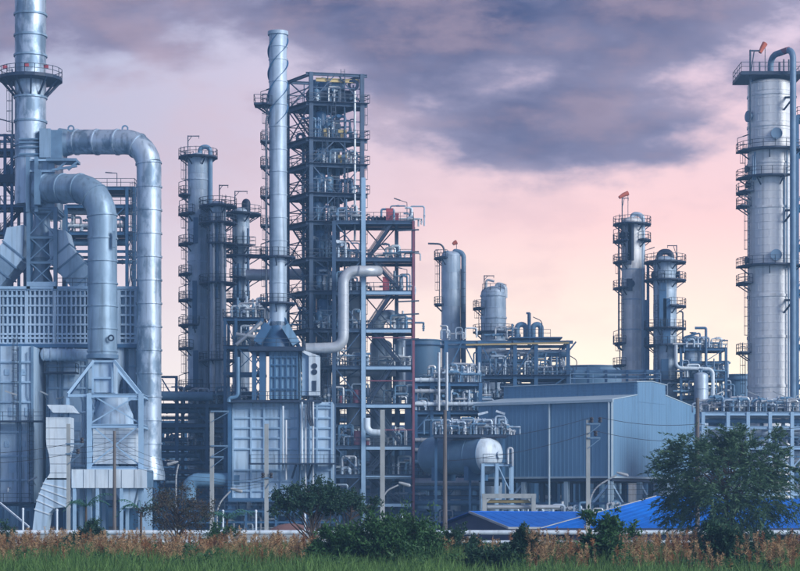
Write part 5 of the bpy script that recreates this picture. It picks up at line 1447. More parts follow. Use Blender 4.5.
small_vessel(693, 334, zs[2], 1.5, 7.2, 'alu_grey', 'grey upright vessel in the open frame right of the ringed column')
small_vessel(701, 331, 0, 1.2, Z(372, 331), 'alu_grey', 'tall narrow vessel below the open frame right of the ringed column')
single('crossover_pipe', MB().path([P(676, 345, 331), P(676, 368, 331), P(713, 369, 331), P(713, 400, 331)], 0.3, 0.9, 10), 'white', 'white pipe bending across the open frame right of the ringed column', 'pipe')
clutter(680, 726, 331, 5, zs[2] + 0.1, 26, 'in the open frame right of the ringed column', 2.8, 0.4)
clutter(680, 726, 331, 5, zs[3] + 0.1, 20, 'in the open frame right of the ringed column', 2.6, 0.4)
clutter(683, 722, 331, 4, zs[0] + 0.1, 12, 'in the open frame right of the ringed column', 1.8, 0.4)
# ================================================================== huge right column
YH2 = 300.0
t, x0, _, r, zt = column('fractionator_column', 'huge pale clad column at the right with top deck and orange windsock', YH2, 770.5, 22.6, 86, 'alu_pale', 1.15, n=40, dome=0.28)
level_set(t, x0, YH2, r, [(151.5, -190, -15), (178.5, -190, -60), (192, 150, 215), (206, 160, 205), (266.5, -190, -15), (283, 155, 212), (352, 165, 205), (409, -250, 70)], 1.75, 186, [(151.5, 185, 0)])
for yy, h in ((97, .3), (128, .35), (209, .35), (297, .4), (338, .4), (387, .4), (165, .25)):
    hoop(t, x0, YH2, r, Z(yy, YH2), 'alu_pale', h, 0.12, 40)
zp = Z(76.5, YH2)
rect_platform(t, X(740, YH2 - 3), X(803, YH2 - 3), YH2 - 3.8, YH2 + 3.8, zp, sides='FLRB', thick=0.5, railh=1.35)
for px in (752, 764, 780, 790):
    part('post', MB().hbeam((X(px, YH2), YH2, zt - 0.5), (X(px, YH2), YH2, zp - 0.5), 0.3), 'steel', t, smooth=False)
overhead(t, [(x0 - 0.0, YH2, zt + 0.3), (x0 - 0.0, YH2, Z(56, YH2)), (X(793, 295), 295, Z(56, YH2)), (X(793, 295), 295, Z(402, 295))], 0.46, 'steel_grey', 1.5, 14,
         rings=[(Vector((x0, YH2, zp + 0.6)), UP)])
part('hot_section', MB().tube((x0 + 0.9, YH2 - 1.7, Z(55.9, YH2)), (X(789, 295.6), 295.9, Z(55.9, YH2)), 0.475, 14), 'pink', t, label='reddish length of the overhead pipe')
davit(t, (X(747, YH2), YH2 - 2.8, Z(148, YH2)), Z(54, YH2) - Z(148, YH2), 1.7, 0, 0.14)
windsock(t, (X(762, YH2), YH2 - 2.5, zp), 4.4, 1.5, math.pi, droop=-1.6)
for px in (757, 777, 781, 786):
    part('vent_pipe', MB().tube((X(px, YH2), YH2 - 2.2, zp), (X(px, YH2), YH2 - 2.2, zp + random.uniform(1.4, 2.4)), 0.12, 8), 'rail', t)
for (yy, a, sz) in ((118, 200, 0.75), (138, -87, 0.75), (258, -88, 0.75), (170, 190, 0.5), (186, 195, 0.45), (261, 190, 0.5)):
    manway(t, x0, YH2, r, Z(yy, YH2), a, sz, 'steel_grey' if sz > 0.6 else 'dark')
for (yy, px) in ((97, 792), (210, 792), (300, 792)):
    part('pipe_guide', MB().beam((X(784, 297), 297.4, Z(yy, 297)), (X(796, 295), 295, Z(yy, 295)), 0.3), 'dark', t, smooth=False)
    part('pipe_guide', MB().beam((X(783, 297), 297.2, Z(yy + 14, 297)), (X(793, 295), 295, Z(yy + 1, 295)), 0.2), 'dark', t, smooth=False)
for (px, a, b, rr) in ((787, 150, 268, 0.13), (784.5, 178, 262, 0.1), (755, 152, 180, 0.18), (753, 155, 180, 0.14), (788.5, 268, 400, 0.13)):
    part('riser_pipe', MB().tube((X(px, 296.8), 296.8, Z(b, 296.8)), (X(px, 296.8), 296.8, Z(a, 296.8)), rr, 8), 'steel_grey', t)
fr = thing('ladder_tower', 'partly visible steel ladder tower at the right image edge', 'steel tower', (X(802, 302), 303, 0))
zs = [Z(v, 302) for v in (115, 150, 205, 245, 290, 345, 385)]
grid_frame(fr, plain(302), [797.5, 815], [0, 5], zs, mat='steel', cw=0.4, bw=0.3, bh=0.4, decks=range(7), rails='FL', braces=[('u', 0, 0, zs[i + 1], zs[i], 'X') for i in range(6)])
# low racks at the right, behind the tree
fr = thing('pipe_rack', 'low pale steel rack of pipes below the huge right column', 'pipe rack', (X(750, 262), 264, 0))
zs = [Z(v, 262) for v in (412, 426, 446, 468, 492)]
grid_frame(fr, plain(262), [703, 728, 748, 770, 792, 812], [0, 6], zs, mat='steel_light', cw=0.45, bw=0.32, bh=0.45, decks=(0, 2), rails='F',
           braces=[('u', 0, 1, zs[2], zs[1], 'X'), ('u', 0, 3, zs[3], zs[2], '\\'), ('u', 0, 4, zs[3], zs[2], '/'), ('u', 0, 0, zs[3], zs[2], 'X'), ('u', 0, 2, zs[4], zs[3], 'X')])
runs([(700, 812, a, b, c) for (a, b, c) in ((416, 0.35, 'pipe'), (421, 0.3, 'pipe_blue'), (433, 0.4, 'white'), (440, 0.4, 'pipe_blue'), (453, 0.4, 'white'), (461, 0.45, 'pipe'), (478, 0.4, 'pipe_blue'), (487, 0.4, 'pipe'))], 264, 'in the rack under the right column')
clutter(703, 800, 262, 5, zs[0] + 0.1, 70, 'on the low rack below the huge right column', 1.9, 0.25)
clutter(703, 800, 262, 5, zs[2] + 0.1, 26, 'in the low rack below the huge right column', 2.4, 0.45)
clutter(703, 800, 262, 5, 0, 26, 'on the ground behind the feathery tree', 3.6, 0.45)
for (px, yy, a) in ((712, 398, 0.3), (760, 404, 2.8), (785, 400, 2.8), (796, 405, 0.3)):
    single('deck_lamp', lamp_shape((X(px, 263), 263, zs[0] + 0.1), 2.0, 1.2, a, 0.5, 0.05, 0.8), 'lamp', 'small slanted lamp on the low rack by the huge right column', 'lamp', 'lamps on the low right rack')
# ================================================================== further racks filling the background
def back_rack(label, px0, px1, Y, rows_, n, seed):
    random.seed(seed)
    th = thing('pipe_rack', label, 'pipe rack', (X((px0 + px1) / 2, Y), Y, 0))
    zs = [Z(v, Y) for v in rows_]
    us = [px0 + (px1 - px0) * i / n for i in range(n + 1)]
    br = [('u', 0, random.randrange(n), zs[i + 1], zs[i], random.choice('X/\\A')) for i in range(len(zs) - 1) for _ in range(2)]
    grid_frame(th, plain(Y), us, [0, 7], zs, mat='steel', cw=0.5, bw=0.35, bh=0.5, decks=range(len(zs)), rails='F', braces=br)
    for i, z in enumerate(zs):
        for k in range(3):
            part('pipe_run', MB().tube((X(px0, Y), Y + 1.2 + 1.8 * k, z + 0.5), (X(px1, Y), Y + 1.2 + 1.8 * k, z + 0.5), random.uniform(0.2, 0.45), 8), random.choice(['pipe_blue', 'steel', 'pipe', 'steel_grey']), th)
back_rack('far low pipe rack seen through the structures left of centre', 140, 300, 345, (425, 445, 465, 485, 508), 7, 3)
back_rack('far low pipe rack seen through the stair structure', 290, 420, 345, (392, 418, 442, 466, 490, 510), 6, 4)
back_rack('far low pipe rack seen below the yellow beam', 410, 580, 352, (392, 412, 432, 452, 474, 500), 8, 5)
back_rack('far low pipe rack seen right of the corrugated building', 600, 815, 352, (402, 422, 445, 470, 498), 9, 6)
back_rack('far low pipe rack seen between the furnace cells', 20, 145, 345, (380, 420, 450, 480, 508), 5, 8)
def sky_block_hall(label, px0, px1, yt, Y):  # dark hall added to stop sky light showing low between the structures
    th = thing('sky_block_hall', label, 'building', (X((px0 + px1) / 2, Y), Y + 8, 0))
    x0_, x1_, zt_ = X(px0, Y), X(px1, Y), Z(yt, Y)
    part('wall', corrugated(Vector((x0_, Y, 0)), Vector((1, 0, 0)), x1_ - x0_, Vector((0, -1, 0)), 0, lambda s_: zt_, pitch=1.2, depth=0.12), 'tank', th, smooth=False)
    part('core', MB().box(x0_ + 0.1, x1_ - 0.1, Y + 0.15, Y + 16, 0, zt_ - 0.02), 'tank', th, smooth=False)
    part('roof', MB().extrude([(x0_ - 0.4, Y - 0.5, zt_), (x0_ - 0.4, Y + 16.5, zt_), (x0_ - 0.4, Y + 8, zt_ + 1.6)], (x1_ - x0_ + 0.8, 0, 0)), 'tank', th, smooth=False)
    for k in range(max(2, int((x1_ - x0_) / 6))):
        xx = x0_ + 3 + k * 6
        if xx < x1_ - 1: part('door', MB().box(xx - 1.1, xx + 1.1, Y - 0.2, Y - 0.13, 0, 3.2), 'steel', th, smooth=False)
sky_block_hall('far blue hall added to block sky behind the furnace at the left', -20, 150, 440, 372)
sky_block_hall('far blue hall added to block sky behind the slim column trio', 155, 290, 452, 378)
sky_block_hall('far blue hall added to block sky behind the stair structure', 296, 430, 432, 374)
sky_block_hall('far blue hall added to block sky behind the corrugated building', 436, 660, 425, 380)
sky_block_hall('far blue hall added to block sky behind the huge right column', 668, 830, 432, 374)
random.seed(21)
# ================================================================== street furniture in front of the plant
YP = 175.0
def utility_pole(px, yt, mat, label, Y=YP, r=0.17, arms=(), insul=()):
    x = X(px, Y); zt = Z(yt, Y)
    th = thing('utility_pole', label, 'pole', (x, Y, 0))
    part('shaft', MB().beam((x, Y, 0), (x, Y, zt), r * 2) if mat == 'concrete' else MB().tube((x, Y, 0), (x, Y, zt), r * 1.15, 10, r * 0.8), mat, th)
    pts = []
    for (yy, a, b) in arms:
        z = Z(yy, Y)
        part('cross_arm', MB().beam((X(a, Y), Y - 0.24, z), (X(b, Y), Y - 0.24, z), 0.12), 'steel_grey', th, smooth=False)
        part('arm_brace', MB().beam((X(px, Y), Y - 0.24, z - 0.9), (X(b, Y), Y - 0.24, z - 0.08), 0.06), 'steel_grey', th, smooth=False)
    for (ix, iy) in insul:
        c = P(ix, iy, Y - 0.24)
        part('insulator', MB().lathe([(0.05, c.z - 0.2), (0.16, c.z - 0.15), (0.16, c.z), (0.09, c.z + 0.05), (0.16, c.z + 0.1), (0.16, c.z + 0.25), (0.05, c.z + 0.3)], c.x, c.y, 10), 'black', th)
        pts.append(Vector((c.x, c.y, c.z + 0.28)))
    return th, pts
_, pA = utility_pole(588, 420, 'concrete', 'pale concrete utility pole with black insulators before the blue roofs', arms=((424, 586, 600), (438, 587, 600)), insul=((591.5, 420.5), (600, 420.5), (595.5, 434)))
_, pB = utility_pole(445, 410, 'wood', 'brown pole rising in front of the big drum', r=0.19)
_, pC = utility_pole(697.5, 398, 'wood', 'dark brown pole at the right end of the corrugated building', r=0.2)
_, pD = utility_pole(212, 411, 'concrete', 'pale concrete pole with stepped arms left of the blue heater', arms=((411.5, 211, 229), (446, 211, 228), (457, 211, 224)))
_, pE = utility_pole(266.5, 424, 'concrete', 'grey concrete pole standing before the blue heater', arms=((478, 262, 272),), insul=((263, 476), (271, 476)))
_, pF = utility_pole(382.5, 410, 'concrete', 'pale pole before the stair structure', r=0.2)
_, pG = utility_pole(114.5, 431, 'wood', 'dark thin pole before the white plenum box', r=0.15)
_, pH = utility_pole(68.5, 424, 'concrete', 'pale thin pole right of the white air intake', r=0.15, arms=((444, 66, 84), (454, 66, 80)), insul=((82, 441), (78, 452)))
def wire(a, b, sag, label, group=None, r=0.022):
    a = Vector(a); b = Vector(b)
    pts = []
    for i in range(17):
        u = i / 16
        p = a.lerp(b, u); p.z -= sag * 4 * u * (1 - u)
        pts.append(p)
    single('overhead_wire', MB().sweep(pts, r, 5), 'black', label, 'wire', group)
top = lambda px, yy: P(px, yy, YP)
wire(pA[0], top(445, 440), 0.5, 'upper overhead wire left of the insulator pole')
wire(pA[2], top(445, 461), 0.5, 'lower overhead wire left of the insulator pole')
wire(pA[1], top(697, 424), 0.35, 'upper overhead wire between insulator pole and dark brown pole')
wire(pA[2], top(697, 441), 0.35, 'lower overhead wire between insulator pole and dark brown pole')
wire(top(697.5, 424), top(860, 420), 0.6, 'overhead wire leaving the dark brown pole to the right')
wire(top(68.5, 444), top(-60, 452), 0.4, 'upper overhead wire left of the white air intake')
wire(top(68.5, 454), top(-60, 462), 0.4, 'lower overhead wire left of the white air intake')
for k in range(4):
    wire(top(68.5, 447 + 5 * k), top(114.5, 440 + 6 * k), 0.25, 'thin overhead wire between the two poles before the white plenum', 'wires before the white plenum', 0.016)
    wire(top(114.5, 440 + 6 * k), top(212, 470 + 4 * k), 0.5, 'thin overhead wire from the dark thin pole to the right', 'wires right of the dark thin pole', 0.016)
    wire(top(212, 478 + 3 * k), top(266.5, 476 + 3 * k), 0.3, 'thin overhead wire before the blue heater', 'wires before the blue heater', 0.016)
    wire(top(588, 478 + 5 * k), top(697.5, 474 + 5 * k), 0.3, 'thin overhead wire low before the corrugated building', 'low wires before the corrugated building', 0.014)
def street_lamp(px, yb, px2, y2, label, Y=YP + 6, free=True):
    x = X(px, Y); p2 = P(px2, y2, Y)
    th = thing('street_lamp', label, 'street lamp', (x, Y, 0))
    sg = 1 if px2 > px else -1
    part('pole', MB().path([(x, Y, 0), (x, Y, Z(yb, Y)), (p2.x - sg * 0.5, Y, p2.z - 0.1)], 0.075, 1.2, 8), 'lamp', th)
    d = Vector((sg, 0, -0.28)).normalized()
    part('head', MB().sweep([p2 - d * 0.5, p2 - d * 0.2, p2 + d * 0.5, p2 + d * 0.62], [0.07, 0.14, 0.16, 0.05], 8), 'lamp', th)
street_lamp(590, 490, 622, 474, 'curved street lamp rising beside the concrete pole in front of the gable end')
street_lamp(217, 505, 236, 490, 'curved street lamp right of the pale pole with stepped arms')
street_lamp(383, 492, 404, 484, 'low street lamp leaning right before the stair structure')
street_lamp(176, 475, 173, 463, 'small street lamp beside the foot of the tall flue duct')
for (px, yt) in ((223, 512), (256, 512), (23, 510), (57, 511), (305, 514), (402, 515)):
    single('marker_post', MB().tube((X(px, YP), YP, 0), (X(px, YP), YP, Z(yt, YP)), 0.09, 8).lathe([(0.11, Z(yt, YP)), (0.11, Z(yt - 1.5, YP)), (0.03, Z(yt - 2.3, YP))], X(px, YP), YP, 8), 'white', 'short white post behind the white pipeline', 'post', 'short white posts along the pipeline')
# white pipeline on sleepers along the field
YL = 168.0
for (yy, rr, lab) in ((532.5, 0.2, 'upper white pipeline running across the whole field behind the reeds'), (542, 0.14, 'lower white pipeline running across the field behind the reeds')):
    th = thing('pipeline', lab, 'pipeline', (0, YL, Z(yy, YL) - rr))
    for k in range(12):
        a, b = X(-20 + k * 70, YL), X(-20 + (k + 1) * 70, YL)
        part('pipe_length', MB().tube((a, YL, Z(yy, YL)), (b, YL, Z(yy, YL)), rr, 12), 'white', th)
        part('joint', MB().ring((b, YL, Z(yy, YL)), (1, 0, 0), rr * 0.9, rr * 1.15, 0.1, 12), 'lamp', th)
for k in range(13):
    x = X(-18 + k * 70, YL)
    single('pipe_support', MB().beam((x, YL, 0), (x, YL, Z(545, YL)), 0.3).beam((x - 0.2, YL + 0.45, 0), (x - 0.2, YL + 0.45, Z(536, YL)), 0.22).beam((x - 0.2, YL + 0.56, Z(537.2, YL)), (x - 0.2, YL - 0.2, Z(537.2, YL)), 0.2), 'concrete', 'concrete support under the white pipelines', 'support', 'supports of the white pipelines', smooth=False)
# dark band of pipe trench wall behind the pipeline
single('boundary_wall', MB().box(X(-40, 190), X(840, 190), 190, 190.3, 0, Z(533, 190)), 'concrete', 'low grey concrete wall along the plant, behind the pipelines', 'wall', smooth=False)
# blue roofed sheds
def shed(label, apexL, apexR, eaveFL, eaveFR, back, wallz=0.0):
    """gable roof from ridge points and front eave points (world vectors); back eave mirrored"""
    th = thing('blue_shed', label, 'shed', ((apexL.x + apexR.x) / 2, (apexL.y + apexR.y) / 2, 0))
    bl = apexL * 2 - eaveFL; br_ = apexR * 2 - eaveFR
    bl.z = eaveFL.z; br_.z = eaveFR.z
    n = 12
    for (e0, e1, nm) in ((eaveFL, eaveFR, 1), (bl, br_, -1)):
        for i in range(n):
            a0 = e0.lerp(e1, i / n); a1 = e0.lerp(e1, (i + 1) / n - 0.004)
            b0 = apexL.lerp(apexR, i / n); b1 = apexL.lerp(apexR, (i + 1) / n - 0.004)
            q = [a0, a1, b1, b0]
            part('roof_sheet', MB().extrude(q if nm > 0 else q[::-1], (0, 0, 0.07)), 'blue_roof', th, smooth=False)
    part('ridge_cap', MB().beam(apexL + UP * 0.1, apexR + UP * 0.1, 0.3, 0.08), 'blue_roof', th, smooth=False)
    part('eave_trim', MB().beam(eaveFL + UP * 0.0, eaveFR + UP * 0.0, 0.1, 0.18), 'lamp', th, smooth=False)
    part('barge_board', MB().beam(eaveFL + UP * 0.02, apexL + UP * 0.05, 0.1, 0.2), 'lamp', th, smooth=False)
    inset = 0.3
    d = (eaveFR - eaveFL).normalized()
    for (a, b) in ((eaveFL, eaveFR), (bl, br_)):
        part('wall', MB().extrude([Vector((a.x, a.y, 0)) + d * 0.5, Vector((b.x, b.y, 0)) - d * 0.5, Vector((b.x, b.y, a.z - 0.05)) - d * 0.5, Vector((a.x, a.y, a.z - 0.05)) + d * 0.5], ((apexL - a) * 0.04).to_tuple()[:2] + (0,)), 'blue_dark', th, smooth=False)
    for (a, ap, b, sg) in ((eaveFL, apexL, bl, 1), (eaveFR, apexR, br_, -1)):
        o = d * (0.6 * sg)
        q = [Vector((a.x, a.y, 0)) + o, Vector((b.x, b.y, 0)) + o, Vector((b.x, b.y, b.z - 0.06)) + o, ap + o - UP * 0.08, Vector((a.x, a.y, a.z - 0.06)) + o]
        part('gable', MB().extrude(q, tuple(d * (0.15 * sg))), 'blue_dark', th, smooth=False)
shed('low blue gabled shed roof with its gable turned left', P(469, 512.5, 187), P(588, 513, 193), P(508, 528, 181), P(640, 528, 187), 0)
a = P(656, 497, 186); b = P(830, 500, 192); e0 = P(540, 529, 180); e1 = P(830, 529, 182)
th = thing('blue_shed', 'bigger hipped blue roof half hidden behind the feathery tree', 'shed', (X(690, 186), 186, 0))
n = 20
for i in range(n):
    f0, f1 = i / n, (i + 1) / n - 0.003
    part('roof_sheet', MB().extrude([e0.lerp(e1, f0), e0.lerp(e1, f1), a.lerp(b, f1), a.lerp(b, f0)], (0, 0, 0.07)), 'blue_roof', th, smooth=False)
bk0 = Vector((e0.x + 6, 194.5, e0.z)); bk1 = Vector((b.x, 198, e0.z))
part('roof_sheet', MB().extrude([bk1, bk0, a, b], (0, 0, 0.07)), 'blue_roof', th, smooth=False)
part('hip_sheet', MB().extrude([bk0, e0, a], (0, 0, 0.06)), 'blue_roof', th, smooth=False)
part('hip_cap', MB().beam(e0 + UP * 0.08, a + UP * 0.1, 0.16, 0.08), 'lamp', th, smooth=False)
part('eave_trim', MB().beam(e0 - UP * 0.02, e1 - UP * 0.02, 0.12, 0.2), 'blue_dark', th, smooth=False)
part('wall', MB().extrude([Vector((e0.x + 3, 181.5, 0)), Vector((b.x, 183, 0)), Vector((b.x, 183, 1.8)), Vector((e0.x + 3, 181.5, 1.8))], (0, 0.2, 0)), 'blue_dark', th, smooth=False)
single('rubble_heap', MB().lathe([(2.6, 0), (2.2, Z(530, 200)), (1.2, Z(525, 200)), (0.2, Z(523.5, 200))], X(290, 200), 201, 12), 'brick_red', 'reddish brown heap behind the pipeline below the blue heater', 'heap')
single('barrier_pole', MB().beam(P(0, 503, 200), P(29, 527, 196), 0.16), 'white', 'slanted white barrier pole at the left behind the reeds', 'barrier')

# ================================================================== foliage
def quads_mesh(name, pos, dirs, sides, ln, wd, mat):
    """diamond leaves: pos (n,3) base, dirs (n,3) unit, sides (n,3) unit"""
    n = len(pos)
    ln = ln[:, None]; wd = wd[:, None]
    v = np.empty((n, 4, 3))
    v[:, 0] = pos
    v[:, 1] = pos + dirs * ln * 0.45 + sides * wd * 0.5
    v[:, 2] = pos + dirs * ln
    v[:, 3] = pos + dirs * ln * 0.45 - sides * wd * 0.5
    me = bpy.data.meshes.new(name)
    me.vertices.add(n * 4); me.loops.add(n * 4); me.polygons.add(n)
    me.vertices.foreach_set('co', v.reshape(-1))
    me.loops.foreach_set('vertex_index', np.arange(n * 4, dtype=np.int32))
    me.polygons.foreach_set('loop_start', np.arange(0, n * 4, 4, dtype=np.int32))
    me.update(calc_edges=True)
    me.materials.append(MAT[mat])
    return me
def unit(a):
    return a / (np.linalg.norm(a, axis=1, keepdims=True) + 1e-9)
def plant(name, label, cat, base, crown, rad, mat, nclump, ntwig, nleaf, leaf, width, trunk_r=0.15, clump_r=0.28, droop=0.0, feather=False, group=None, seed=1, lowcut=-0.8, spread=0.5, outward=0.5):
    """tree or bush: limbs run from the stem to clumps, twigs from clump centres, leaves along the twigs"""
    g = np.random.default_rng(seed)
    base = np.array(base, float); crown = np.array(crown, float); rad = np.array(rad, float)
    th = thing(name, label, cat, tuple(base), group)
    wood = MB()
    fork = base + (crown - base) * np.array([0.6, 0.6, 0.45])
    lead = base + (crown - base) * np.array([0.9, 0.9, 1.15])
    wood.sweep([base, base * 0.6 + fork * 0.4 + g.normal(0, 0.04, 3) * rad, fork, lead], [trunk_r * 1.3, trunk_r, trunk_r * 0.85, trunk_r * 0.3], 8)
    P_, D_, T_ = [], [], []
    k = 0
    while k < nclump:
        d = g.normal(0, 1, 3); d /= np.linalg.norm(d)
        if d[2] < lowcut: continue
        rr = g.uniform(0.35, 1.0) ** 0.55 * (1 + 0.16 * math.sin(5 * math.atan2(d[1], d[0]) + seed) + 0.10 * math.sin(9 * d[2] + 3 * d[0] + seed))
        c = crown + d * rad * rr
        if c[2] < base[2] + 0.1: c[2] = base[2] + 0.1 + g.uniform(0, 0.3)
        k += 1
        fk = fork + (lead - fork) * g.uniform(-0.25, 0.95)
        mid = fk * 0.5 + c * 0.5 + g.normal(0, 0.10, 3) * rad; mid[2] += 0.08 * rad[2]
        wood.sweep([fk, mid, c], [trunk_r * 0.55, trunk_r * 0.3, trunk_r * 0.1], 5)
        cr = clump_r * g.uniform(0.7, 1.3) * rad.mean()
        for j in range(ntwig):
            td = g.normal(0, 1, 3) + d * outward * 1.6; td[2] += 0.25
            td /= np.linalg.norm(td)
            tl = cr * g.uniform(0.6, 1.5)
            start = c + g.normal(0, 0.25, 3) * cr
            u = g.uniform(0.05, 1, nleaf)
            pos = start + td * (tl * u)[:, None]
            pos[:, 2] -= droop * tl * u ** 2
            if feather:
                sd = np.cross(td, [0, 0, 1.0]); sd /= np.linalg.norm(sd) + 1e-9
                sg = np.where(g.random(nleaf) < 0.5, -1, 1)[:, None]
                dd = td * 0.8 + sd * sg * 0.8 + g.normal(0, 0.3, (nleaf, 3)); dd[:, 2] -= droop * 0.6
            else:
                pos += g.normal(0, 0.14, (nleaf, 3)) * cr
                dd = td * 0.6 + g.normal(0, spread + 0.25, (nleaf, 3)); dd[:, 2] -= droop * 0.4
            P_.append(pos); D_.append(unit(dd))
            T_.append(g.normal(0, 1, (nleaf, 3)))
    P_ = np.concatenate(P_); D_ = np.concatenate(D_); T_ = np.concatenate(T_)
    S_ = unit(np.cross(D_, T_))
    n = len(P_)
    o = bpy.data.objects.new('crown', quads_mesh('crown', P_ - base, D_, S_, leaf * g.uniform(0.6, 1.35, n), width * g.uniform(0.7, 1.3, n), mat))
    COL.objects.link(o); o.parent = th
    part('trunk', wood, 'bark', th)
    return th
def pz(px, py, Y):
    return np.array(P(px, py, Y))
def bush(label, px0, px1, yt, Y, mat, seed, cat='bush', name='bush', dens=1.0, leaf=0.2, **kw):
    s = Y / FP
    top = Z(yt, Y); w = (px1 - px0) / 2 * s
    base = (X((px0 + px1) / 2, Y), Y, 0)
    args = dict(trunk_r=0.06, clump_r=0.36, lowcut=-0.3, outward=0.8)
    args.update(kw)
    return plant(name, label, cat, base, (base[0], Y, top * 0.45), (w, w * 0.7, top * 0.55), mat, int(30 * dens), 8, 28, leaf * 1.15, leaf * 0.42, seed=seed, **args)
# feathery tree at the right
s = 150 / FP
plant('feathery_tree', 'broad feathery dark green tree at the right before the blue roof', 'tree', (X(724, 150), 150, 0), (X(727, 150), 150, Z(481, 150)), (5.0, 4.0, 3.9), 'leaf_feather', 112, 13, 38, 0.34, 0.066, trunk_r=0.09, clump_r=0.30, droop=0.35, outward=0.9, feather=True, seed=4, lowcut=-0.95)
# round dark tree in the middle
plant('small_tree', 'dark green flat topped small tree left of the bushes', 'tree', (X(318, 140), 140, 0), (X(309, 140), 140, Z(501, 140)), (2.55, 2.2, 1.25), 'leaf_dark', 60, 8, 26, 0.17, 0.10, trunk_r=0.12, clump_r=0.26, droop=0.1, seed=8, lowcut=-0.5)
plant('small_tree', 'side crown of dark leaves leaning right of the flat topped tree', 'tree', (X(345, 141), 141, 0), (X(352, 141), 141, Z(506, 141)), (1.9, 1.6, 0.7), 'leaf_dark', 28, 7, 24, 0.17, 0.10, trunk_r=0.09, clump_r=0.3, seed=9, lowcut=-0.5)
plant('brown_shrub', 'brownish half bare shrub before the foot of the tall flue duct', 'shrub', (X(176, 145), 145, 0), (X(178, 145), 145, Z(512, 145)), (2.5, 2.0, 1.75), 'leaf_brown', 55, 7, 16, 0.15, 0.075, trunk_r=0.08, clump_r=0.3, seed=12, lowcut=-0.8)
bush('big dense green bush in the middle foreground', 338, 436, 522, 106, 'leaf_mid', 21, dens=2.8, leaf=0.2)
bush('green bush in front of the flat topped tree', 312, 358, 532, 106, 'leaf_mid', 22, dens=1.2, leaf=0.2)
bush('low grey green bush right of the big dense bush', 436, 480, 533, 112, 'leaf_dark', 23, dens=1.1, leaf=0.16)
bush('dark green bush below the left end of the blue roofs', 466, 512, 548, 103, 'leaf_dark', 24, dens=1.2)
bush('pointed dark conical shrub before the blue roofs', 512, 538, 532, 106, 'leaf_dark', 25, dens=1.0, leaf=0.17)
bush('leafy creeper clump at the foot of the insulator pole', 577, 628, 523, 106, 'leaf_mid', 26, dens=0.62, leaf=0.26, outward=0.9)
bush('dark bush before the feathery tree', 698, 748, 528, 105, 'leaf_dark', 27, dens=1.4, leaf=0.2, outward=0.8)
bush('bush at the right edge below the feathery tree', 756, 800, 536, 126, 'leaf_dark', 28, dens=1.0, leaf=0.18)
bush('small bush below the white plenum box', 72, 108, 522, 135, 'leaf_dark', 29, dens=0.8, leaf=0.16)
bush('low bush among the reeds at the left', 52, 92, 541, 117, 'leaf_dark', 30, dens=0.8, leaf=0.18)
bush('low green bush at the left edge behind the reeds', -10, 30, 531, 130, 'leaf_dark', 31, dens=0.7, leaf=0.16)
bush('low green bush right of the brown shrub', 205, 244, 529, 132, 'leaf_mid', 32, dens=0.6, leaf=0.16)
def palm(px, yt, Y, label, seed):
    g = random.Random(seed)
    x = X(px, Y); zt = Z(yt + 7, Y)
    th = thing('young_palm', label, 'palm', (x, Y, 0))
    part('trunk', MB().tube((x, Y, 0), (x, Y, zt), 0.13, 8, 0.09), 'bark', th)
    for k in range(10):
        a = 2 * math.pi * k / 10 + g.uniform(-0.2, 0.2); L_ = g.uniform(1.5, 2.1); up = g.uniform(0.7, 1.5)
        mb = MB(); d = Vector((math.cos(a), math.sin(a), 0)); sd = Vector((-d.y, d.x, 0))
        pts = [Vector((x, Y, zt)) + d * (L_ * u) + UP * (up * L_ * (u - (0.6 + 0.5 * (k % 3) / 2) * u * u)) for u in [i / 8 for i in range(9)]]
        mb.sweep(pts, [0.03 - 0.0025 * i for i in range(9)], 4)
        for i in range(1, 9):
            for sg in (-1, 1):
                tip = pts[i] + sd * sg * 0.42 + d * 0.3 - UP * 0.22
                mb.add([pts[i] - d * 0.06, pts[i] + d * 0.07, tip], [(0, 1, 2)])
        part('frond', mb, 'leaf_palm', th, smooth=False)
palm(86, 500, 160, 'young palm before the white plenum box', 1)
palm(227, 512, 160, 'young palm before the blue heater', 2)
palm(141, 505, 160, 'young palm beside the foot of the tall flue duct', 3)
# ------------------------------------------------------------------ reeds and grass
def strip_blades(name, base, height, lean, width, mat, label, cat, bend=0.35):
    """two segment tapering blades"""
    n = len(base)
    a = rng.uniform(0, 2 * np.pi, n)
    sd = np.stack([np.cos(a), np.sin(a) * 0.5, np.zeros(n)], 1)
    ld = lean
    h = height[:, None]; w = width[:, None]
    up = np.array([0, 0, 1.0])
    v = np.empty((n, 5, 3))
    mid = base + up * h * 0.55 + ld * h * 0.18
    v[:, 0] = base - sd * w * 0.5; v[:, 1] = base + sd * w * 0.5
    v[:, 2] = mid + sd * w * 0.42; v[:, 3] = mid - sd * w * 0.42
    v[:, 4] = base + up * h + ld * h * bend * 1.4
    me = bpy.data.meshes.new(name)
    faces = np.array([[0, 1, 2, 3]]); 
    idx = np.arange(n)[:, None] * 5
    q = (idx + np.array([[0, 1, 2, 3]])); t = (idx + np.array([[3, 2, 4]]))
    loops = np.concatenate([q, t], 1).reshape(-1)
    me.vertices.add(n * 5); me.loops.add(n * 7); me.polygons.add(n * 2)
    me.vertices.foreach_set('co', v.reshape(-1))
    me.loops.foreach_set('vertex_index', loops.astype(np.int32))
    ls_ = np.stack([np.arange(n) * 7, np.arange(n) * 7 + 4], 1).reshape(-1)
    me.polygons.foreach_set('loop_start', ls_.astype(np.int32))
    me.update(calc_edges=True)
    me.materials.append(MAT[mat])
    o = bpy.data.objects.new(name, me); COL.objects.link(o)
    o['kind'] = 'stuff'; o['label'] = label; o['category'] = cat
    return o
def field(n, y0, y1):
    y = rng.uniform(y0, y1, n)
    x = rng.uniform(-0.225, 0.225, n) * y
    return np.stack([x, y, np.zeros(n)], 1)
b = field(30000, 78, 101)
